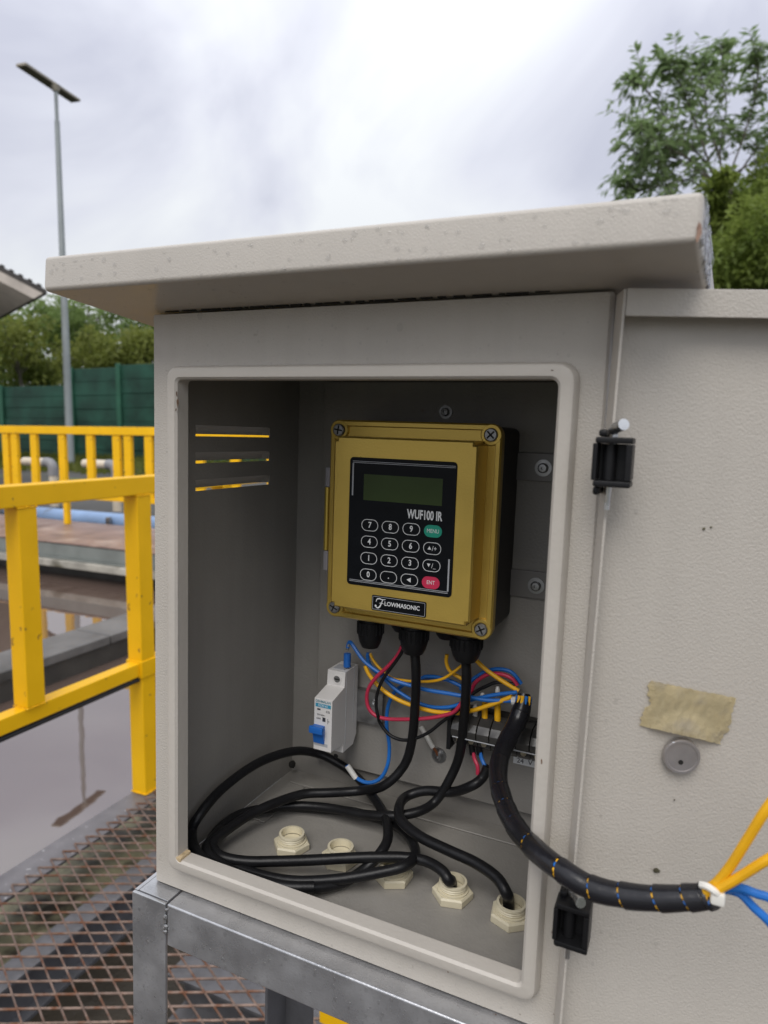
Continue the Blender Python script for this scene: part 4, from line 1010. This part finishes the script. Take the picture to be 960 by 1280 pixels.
# ================================================================== TERMINAL BLOCK
tb = thing('terminal_block', 'dark fuse terminal block at the lower right of the cabinet interior', 'terminal block', (.22, .17, .08), cab=True)
a = cy(570, 893, .160)
TBX0, TBX1, TBZ0, TBZ1 = .1765, .2640, .0785, .1065
part('rail', BX(TBX0 - .003, .272, PY - .0065, PY - .0003, .0790, .1080), m_housing, tb)
n_ = 8; st = (TBX1 - TBX0) / n_
m_clear = M('smoked_cover', (.050, .048, .045), .2, var=.2, vs=90)
m_brass = M('brass_terminal', (.45, .40, .30), .3, .8, var=.15)
for i in range(n_):
    x0 = TBX0 + st * i
    prof = [(PY - .0068, TBZ0), (.164, TBZ0 + .001), (.1590, TBZ0 + .0055), (.1590, TBZ0 + .0105), (.1530, TBZ0 + .0125), (.1520, TBZ0 + .0185), (.1560, TBZ1 - .004), (.163, TBZ1), (PY - .0068, TBZ1)]
    bm = bmesh.new(); prism_x(bm, prof, x0 + .0004, x0 + st - .0004); bmesh.ops.bevel(bm, geom=list(bm.edges), offset=.0003, segments=1, profile=.5, affect='EDGES')
    s = part('terminal_segment', bm, m_clear, tb)
    bm = bmesh.new(); lathe(bm, (x0 + st / 2, .1589, TBZ0 + .008), (0, -1, 0), [(.0024, 0), (.0022, .0008), (.0004, .0009)], 12); part('clamp_screw', bm, m_brass, s)
bm = bmesh.new(); cyl(bm, (TBX0 + .002, .1522, TBZ0 + .0122), (TBX1, .1522, TBZ0 + .0122), .0005, n=6); part('cover_rail', bm, m_greyp, tb)
bm = BX(.1725, .1762, .155, PY - .0068, .0770, .1085, bev=.0006); part('end_stop', bm, m_black, tb)
def sleeve(u, v0, v1, mt, r, y=.166):
    a, b = cy(u, v0, y), cy(u, v1, y); bm = bmesh.new(); lathe(bm, b, a - b, [(r, 0), (r, (a - b).length * .75), (r * .6, (a - b).length)], 12); part('ferrule_sleeve', bm, mt, tb)
sleeve(606, 872, 902, m_wyel, .0026); sleeve(622, 876, 906, m_wyel, .0027); sleeve(594, 880, 898, m_wwhite, .0022); sleeve(622, 858, 876, m_wwhite, .0021); sleeve(603, 866, 874, m_wwhite, .0018)

# ================================================================== CABLES AND WIRES
def cpts(l):
    o = []
    for u, v, k, d in l: o.append(cy(u, v, d) if k == 'y' else cz(u, v, d))
    return o
def c7(l, k, d): return [(220 + a / 2.087, 920 + b / 2.087, k, d if not isinstance(d, list) else d[i]) for i, (a, b) in enumerate(l)]
CR = .0040
def cable(name, pts, r, mat, label, cat='cable', group=None, n=10, k=7):
    bm = bmesh.new(); tube(bm, spline(pts, k), r, n)
    return solo(name, bm, mat, label, cat, None, group, True, ang=60)
# cable A: middle gland -> left loop -> fourth bushing
pA = cpts([(518, 812, 'y', .140), (520, 840, 'y', .141), (519, 880, 'y', .146), (515, 925, 'y', .152), (505, 957, 'y', .152), (480, 982, 'y', .146)])
pA += cpts(c7([(480, 143), (400, 148), (330, 152), (250, 178), (190, 207), (130, 248), (100, 272)], 'z', [.0225, .021, .021, .021, .019, .017, .016]))
pA += cpts(c7([(97, 292), (120, 315), (180, 327), (260, 327), (350, 324), (440, 319), (520, 316), (600, 317), (655, 328), (695, 352), (712, 378)], 'z', [.014, .013, .012, .013, .016, .018, .020, .021, .022, .022, .018]))
pA += [Vector((BU[3][0] - .001, BU[3][1], .010)), Vector((BU[3][0], BU[3][1], -.02))]
cable('black_cable', pA, CR, m_rubber, 'black cable from the middle gland looping left into the second bushing from the right')
# cable B: right gland -> coil
pB = cpts([(582, 822, 'y', .140), (583, 850, 'y', .142), (580, 900, 'y', .150), (574, 945, 'y', .158), (560, 978, 'y', .156)])
pB += cpts(c7([(675, 172), (630, 198), (560, 209), (480, 203), (400, 188), (320, 182), (240, 188), (165, 205), (112, 243), (88, 284), (112, 322), (190, 355), (300, 378), (420, 374), (530, 356), (600, 337), (625, 306), (606, 262), (560, 228), (470, 200), (380, 190), (260, 185), (150, 214), (100, 262), (80, 300), (130, 344), (230, 384), (330, 397), (430, 383), (495, 345), (535, 303), (553, 262), (545, 210), (515, 160), (470, 105), (425, 72), (370, 46), (305, 40), (215, 70), (120, 138), (60, 208), (41, 250), (52, 300), (95, 336), (180, 366), (280, 392), (360, 394)], 'z',
  [.030, .026, .022, .016, .012, .010, .010, .010, .010, .009, .008, .007, .008, .012, .018, .022, .021, .016, .012, .008, .006, .006, .007, .012, .016, .014, .012, .010, .008, .012, .021, .024, .020, .020, .022, .028, .036, .044, .046, .044, .034, .024, .020, .018, .016, .016, .016, .012]))
cable('black_cable', pB, CR, m_rubber, 'black cable from the right gland coiled round on the cabinet floor')
# cable C: terminal block -> right bushing
pC = cpts([(610, 958, 'y', .160), (603, 972, 'y', .158), (590, 982, 'y', .152), (565, 990, 'y', .156), (531, 988.5, 'y', .156), (506, 997, 'y', .147)])
pC += cpts(c7([(581, 193), (592, 226), (640, 264), (710, 298), (780, 330), (835, 368), (862, 410)], 'z', [.033, .031, .030, .030, .030, .029, .024]))
pC += [Vector((BU[4][0] - .002, BU[4][1], .012)), Vector((BU[4][0], BU[4][1], -.02))]
cable('black_cable', pC, CR * 1.04, m_rubber, 'black cable from the terminal block curving into the rightmost bushing')

def z6(l, y): return [cy(370 + a / 3, 760 + b / 3, y if not isinstance(y, list) else y[i]) for i, (a, b) in enumerate(l)]
def z9(l, y): return [cy(540 + a / 6, 800 + b / 6, y if not isinstance(y, list) else y[i]) for i, (a, b) in enumerate(l)]
def z4(l, y): return [cy(420 + a / 5.333, 790 + b / 5.333, y if not isinstance(y, list) else y[i]) for i, (a, b) in enumerate(l)]
WR = .0017
def wire(pts, mat, label, r=WR): cable('wire', pts, r, mat, label, 'wire', None, 8, 6)
b0 = cy(434, 832, .160)
bm = bmesh.new(); lathe(bm, cy(434, 829, .160) - Vector((0, 0, .003)), (0, 0, 1), [(.0033, 0), (.0033, .0118), (.0022, .0122)], 14)
blw = thing('wire', 'blue wire from the top of the breaker sweeping right to a white ferrule', 'wire', cy(434, 829, .160), cab=True)
part('ferrule_sleeve', bm, m_blue, blw)
bm = bmesh.new(); cyl(bm, cy(434, 812, .160), cy(436, 804, .160), .0016, n=8); part('ring_tag', bm, m_steel, blw)
bm = bmesh.new(); tube(bm, spline(z4([(78, 105), (84, 75), (96, 68), (118, 96), (180, 185), (260, 252), (370, 315), (480, 352), (600, 385), (740, 408), (830, 424)], [.160, .160, .159, .157, .155, .155, .155, .156, .156, .156, .156]) + z9([(260, 425), (400, 450), (520, 456), (600, 456)], .157), 6), WR, 8); part('conductor', bm, m_wblue, blw)
bm = bmesh.new(); cyl(bm, cy(640, 876, .157), cy(647, 876, .157), .0034, n=10); part('white_ferrule', bm, m_wwhite, blw)
wire(z4([(215, 140), (212, 180), (240, 240), (310, 300), (400, 385), (520, 460), (640, 500), (760, 500), (850, 470)], .163) + z9([(330, 440), (480, 410), (640, 392)], .160), m_wblue, 'blue wire from the left gland dipping low then rising to the black wrap')
wire(z4([(560, 320), (590, 300), (650, 298), (740, 318), (850, 370)], [.170, .168, .168, .168, .168]) + z9([(215, 360), (300, 300), (400, 238), (500, 218), (600, 244), (670, 330)], .168), m_wblue, 'blue wire arching over the terminal block into the black wrap')
wire(z4([(228, 142), (250, 190), (300, 250), (370, 305), (440, 322), (540, 330), (640, 328), (720, 308), (790, 262), (850, 215)], .160), m_wyel, 'thin yellow wire drooping from the left gland to behind the right gland', .0013)
wire(z4([(195, 225), (225, 290), (300, 375), (400, 445), (520, 495), (640, 528), (740, 540), (810, 540)], .157) + z9([(190, 548), (300, 530), (400, 500), (500, 465), (600, 425)], .157), m_wyel, 'lowest yellow wire sweeping under the blue wires to the terminal block', .0019)
wire(z4([(740, 150), (735, 200), (760, 260), (820, 300), (870, 330)], .166), m_wyel, 'short yellow wire curling down beside the right gland', .0017)
wire(z9([(335, 155), (400, 218), (500, 290), (580, 340), (650, 382)], .162), m_wyel, 'yellow wire slanting from the right gland down to the black wrap', .0019)
wire(z4([(440, 95), (410, 155), (350, 225), (270, 300), (220, 370), (205, 440), (220, 510), (270, 560), (350, 580), (480, 582), (600, 576), (700, 560), (790, 530), (860, 440)], .150) + z9([(290, 390), (330, 315), (420, 258), (520, 256), (600, 290), (640, 340)], .164), m_wred, 'pink red wire looping beside the breaker and on to the terminal block')
wire(z4([(455, 95), (430, 150), (370, 235), (310, 320), (275, 410), (268, 490), (280, 560)], .148) + z6([(315, 430), (350, 475), (400, 495), (450, 488), (500, 465), (550, 425), (600, 390)], .151) + z9([(300, 410), (400, 350), (500, 315), (620, 335)], .163), m_rubber, 'thin black wire looping down between the breaker and the middle cable', .0015)
wb = thing('wire', 'blue wire from under the breaker curving up behind the middle cable', 'wire', cy(436, 958, .160), cab=True)
bm = bmesh.new(); tube(bm, spline(z6([(190, 590), (225, 635), (270, 655), (315, 640), (343, 590), (350, 520), (340, 440), (345, 370), (370, 315), (420, 280), (480, 262), (560, 268)], [.160, .160, .160, .162, .165, .168, .17, .172, .173, .173, .173, .173]), 6), WR, 8); part('conductor', bm, m_wblue, wb)
a, b = cy(434, 957, .160), cy(445, 973, .160); bm = bmesh.new(); cyl(bm, a, b, .0026, n=12); part('white_sleeve', bm, m_wwhite, wb)
wg = thing('wire', 'short white earth wire running down to the bolt on the back plate', 'wire', cy(545, 938, PY - .004), cab=True)
bm = bmesh.new(); tube(bm, spline([cy(526, 908, .176), cy(533, 920, .176), cy(541, 934, .178)], 4), .0022, 10); part('sleeve', bm, m_wwhite, wg)
bm = bmesh.new(); tube(bm, [cy(541, 934, .178), cy(545, 939, .1795), cy(547, 944, .180)], .0012, 8); part('copper_end', bm, M('copper', (.40, .16, .08), .35, .7), wg)
for (u, mt, lab) in ((594, m_wred, 'short red wire dropping out of the terminal block into a black cable'), (603, m_wblue, 'short blue wire dropping out of the terminal block into a black cable')):
    w_ = thing('wire', lab, 'wire', cy(u, 950, .163), cab=True)
    bm = bmesh.new(); tube(bm, spline([cy(u - 4, 935, .164), cy(u - 1, 948, .162), cy(u + 3, 958, .160), cy(u + 3, 968, .159)], 4), .0017, 8); part('conductor', bm, mt, w_)
    bm = bmesh.new(); cyl(bm, cy(u - 5, 930, .164), cy(u - 3, 943, .164), .0027, n=10); part('black_sleeve', bm, m_black, w_)

# ---- spirally wrapped bundle hanging out over the door
path = [(655, 868, .150), (653, 884, .146), (645, 905, .138), (633, 928, .122), (624, 953, .098), (624, 982, .066), (637, 1020, .022), (660, 1053, -.013), (699, 1086, -.034), (738, 1109, -.040), (778, 1119, -.042), (821, 1123, -.043), (865, 1122, -.043), (886, 1120, -.043)]
pw = spline([cy(*q) for q in path], 10)
bu = thing('wire_bundle', 'black spiral wrapped wire bundle hanging out of the cabinet across the door', 'wire bundle', cy(778, 1119, -.042), cab=True)
m = len(pw)
cuts = [0, 14, 27, 40, 52, 57.5, 63.5, 71, 80.5, 90.5, 100, 110, 118, 126.5, m - 1]
def rad(i): return .0074 + (.0058 - .0074) * min(1, i / 75)
def at_i(f): i = min(int(f), m - 2); return pw[i].lerp(pw[i + 1], f - i)
for k in range(len(cuts) - 1):
    f0, f1 = cuts[k] + (.42 if k > 2 else 0.05), min(cuts[k + 1] - .22, m - 1)
    nn = 12; P = [at_i(f0 + (f1 - f0) * i / nn) for i in range(nn + 1)]
    bm = bmesh.new(); r0 = rad(cuts[k])
    tube(bm, P, r0 * (1.05 if k else .66), 20, r0 * (.95 if k else 1.02), cap=True)
    # slant the two ends of every turn like a real spiral cut
    d0 = (P[1] - P[0]).normalized(); d1 = (P[-1] - P[-2]).normalized(); upv = Vector((.3, -.2, 1))
    for v in bm.verts:
        for e_, dd in ((P[0], d0), (P[-1], d1)):
            w_ = (v.co - e_)
            if abs(w_.dot(dd)) < (P[1] - P[0]).length * 1.5 and w_.length < r0 * 1.9:
                sgn = -(w_.dot(upv)) / r0
                v.co += dd * (.0016 if not (k == len(cuts) - 2 and e_ is P[-1]) else .0042) * sgn * max(0, 1 - abs(w_.dot(dd)) / ((P[1] - P[0]).length * 1.6))
    part('wrap_turn', bm, m_wrap, bu, ang=60)
bm = bmesh.new(); tube(bm, pw, .0047, 10); part('wire_core', bm, m_rubber, bu)
offs = [(.55 * q_, .0054, (m_wyel, m_wblue, m_wyel)[q_ % 3]) for q_ in range(11)]
for ph, rr, mt in offs:
    P = []
    x_, y_ = frame_at(pw[1] - pw[0])
    for i in range(2, m):
        d = (pw[min(i + 1, m - 1)] - pw[i - 1]).normalized(); x_ = (x_ - d * x_.dot(d)).normalized(); y_ = d.cross(x_)
        a_ = ph - 1.2 + i * .02; q = rr * rad(i) / .0062
        P.append(pw[i] + (x_ * math.cos(a_) + y_ * math.sin(a_)) * (q - .0012))
    bm = bmesh.new(); tube(bm, P, .0014, 8); part('core_wire', bm, mt, bu)
# zip tie
e_ = cy(888, 1114, -.043); bm = bmesh.new()
tube(bm, spline([cy(876, 1106, -.0475), cy(884, 1108, -.049), cy(893, 1114, -.0495), cy(899, 1120, -.048)], 5), .0016, 8)
box(bm, *(lambda c: (c.x - .0030, c.x + .0030, c.y - .0022, c.y + .0022, c.z - .0030, c.z + .0030))(cy(897, 1122, -.048)), bev=.0012)
part('zip_tie', bm, m_tie, bu)
def tail(P, mt, lab, r=.0021): 
    bm = bmesh.new(); tube(bm, spline(P, 7), r, 10); part('loose_wire', bm, mt, bu, label=lab)
tail([cy(878, 1112, -.044), cy(893, 1106, -.045), cy(912, 1084, -.047), cy(935, 1048, -.05), cy(962, 1006, -.053), cy(1000, 965, -.05), cy(1060, 1000, -.04), cy(1080, 1150, -.03)], m_wyel, 'upper yellow loose wire')
tail([cy(878, 1116, -.045), cy(896, 1112, -.047), cy(925, 1096, -.049), cy(962, 1073, -.052), cy(1010, 1050, -.05), cy(1060, 1090, -.04), cy(1085, 1200, -.03)], m_wyel, 'lower yellow loose wire')
tail([cy(880, 1120, -.041), cy(904, 1112, -.042), cy(925, 1110, -.043), cy(945, 1117, -.044), cy(970, 1126, -.044), cy(1030, 1160, -.04)], m_wblue, 'upper blue loose wire', .0020)
tail([cy(905, 1111, -.039), cy(925, 1117, -.040), cy(942, 1134, -.041), cy(968, 1160, -.042), cy(1000, 1210, -.04)], m_wblue, 'lower blue loose wire', .0020)
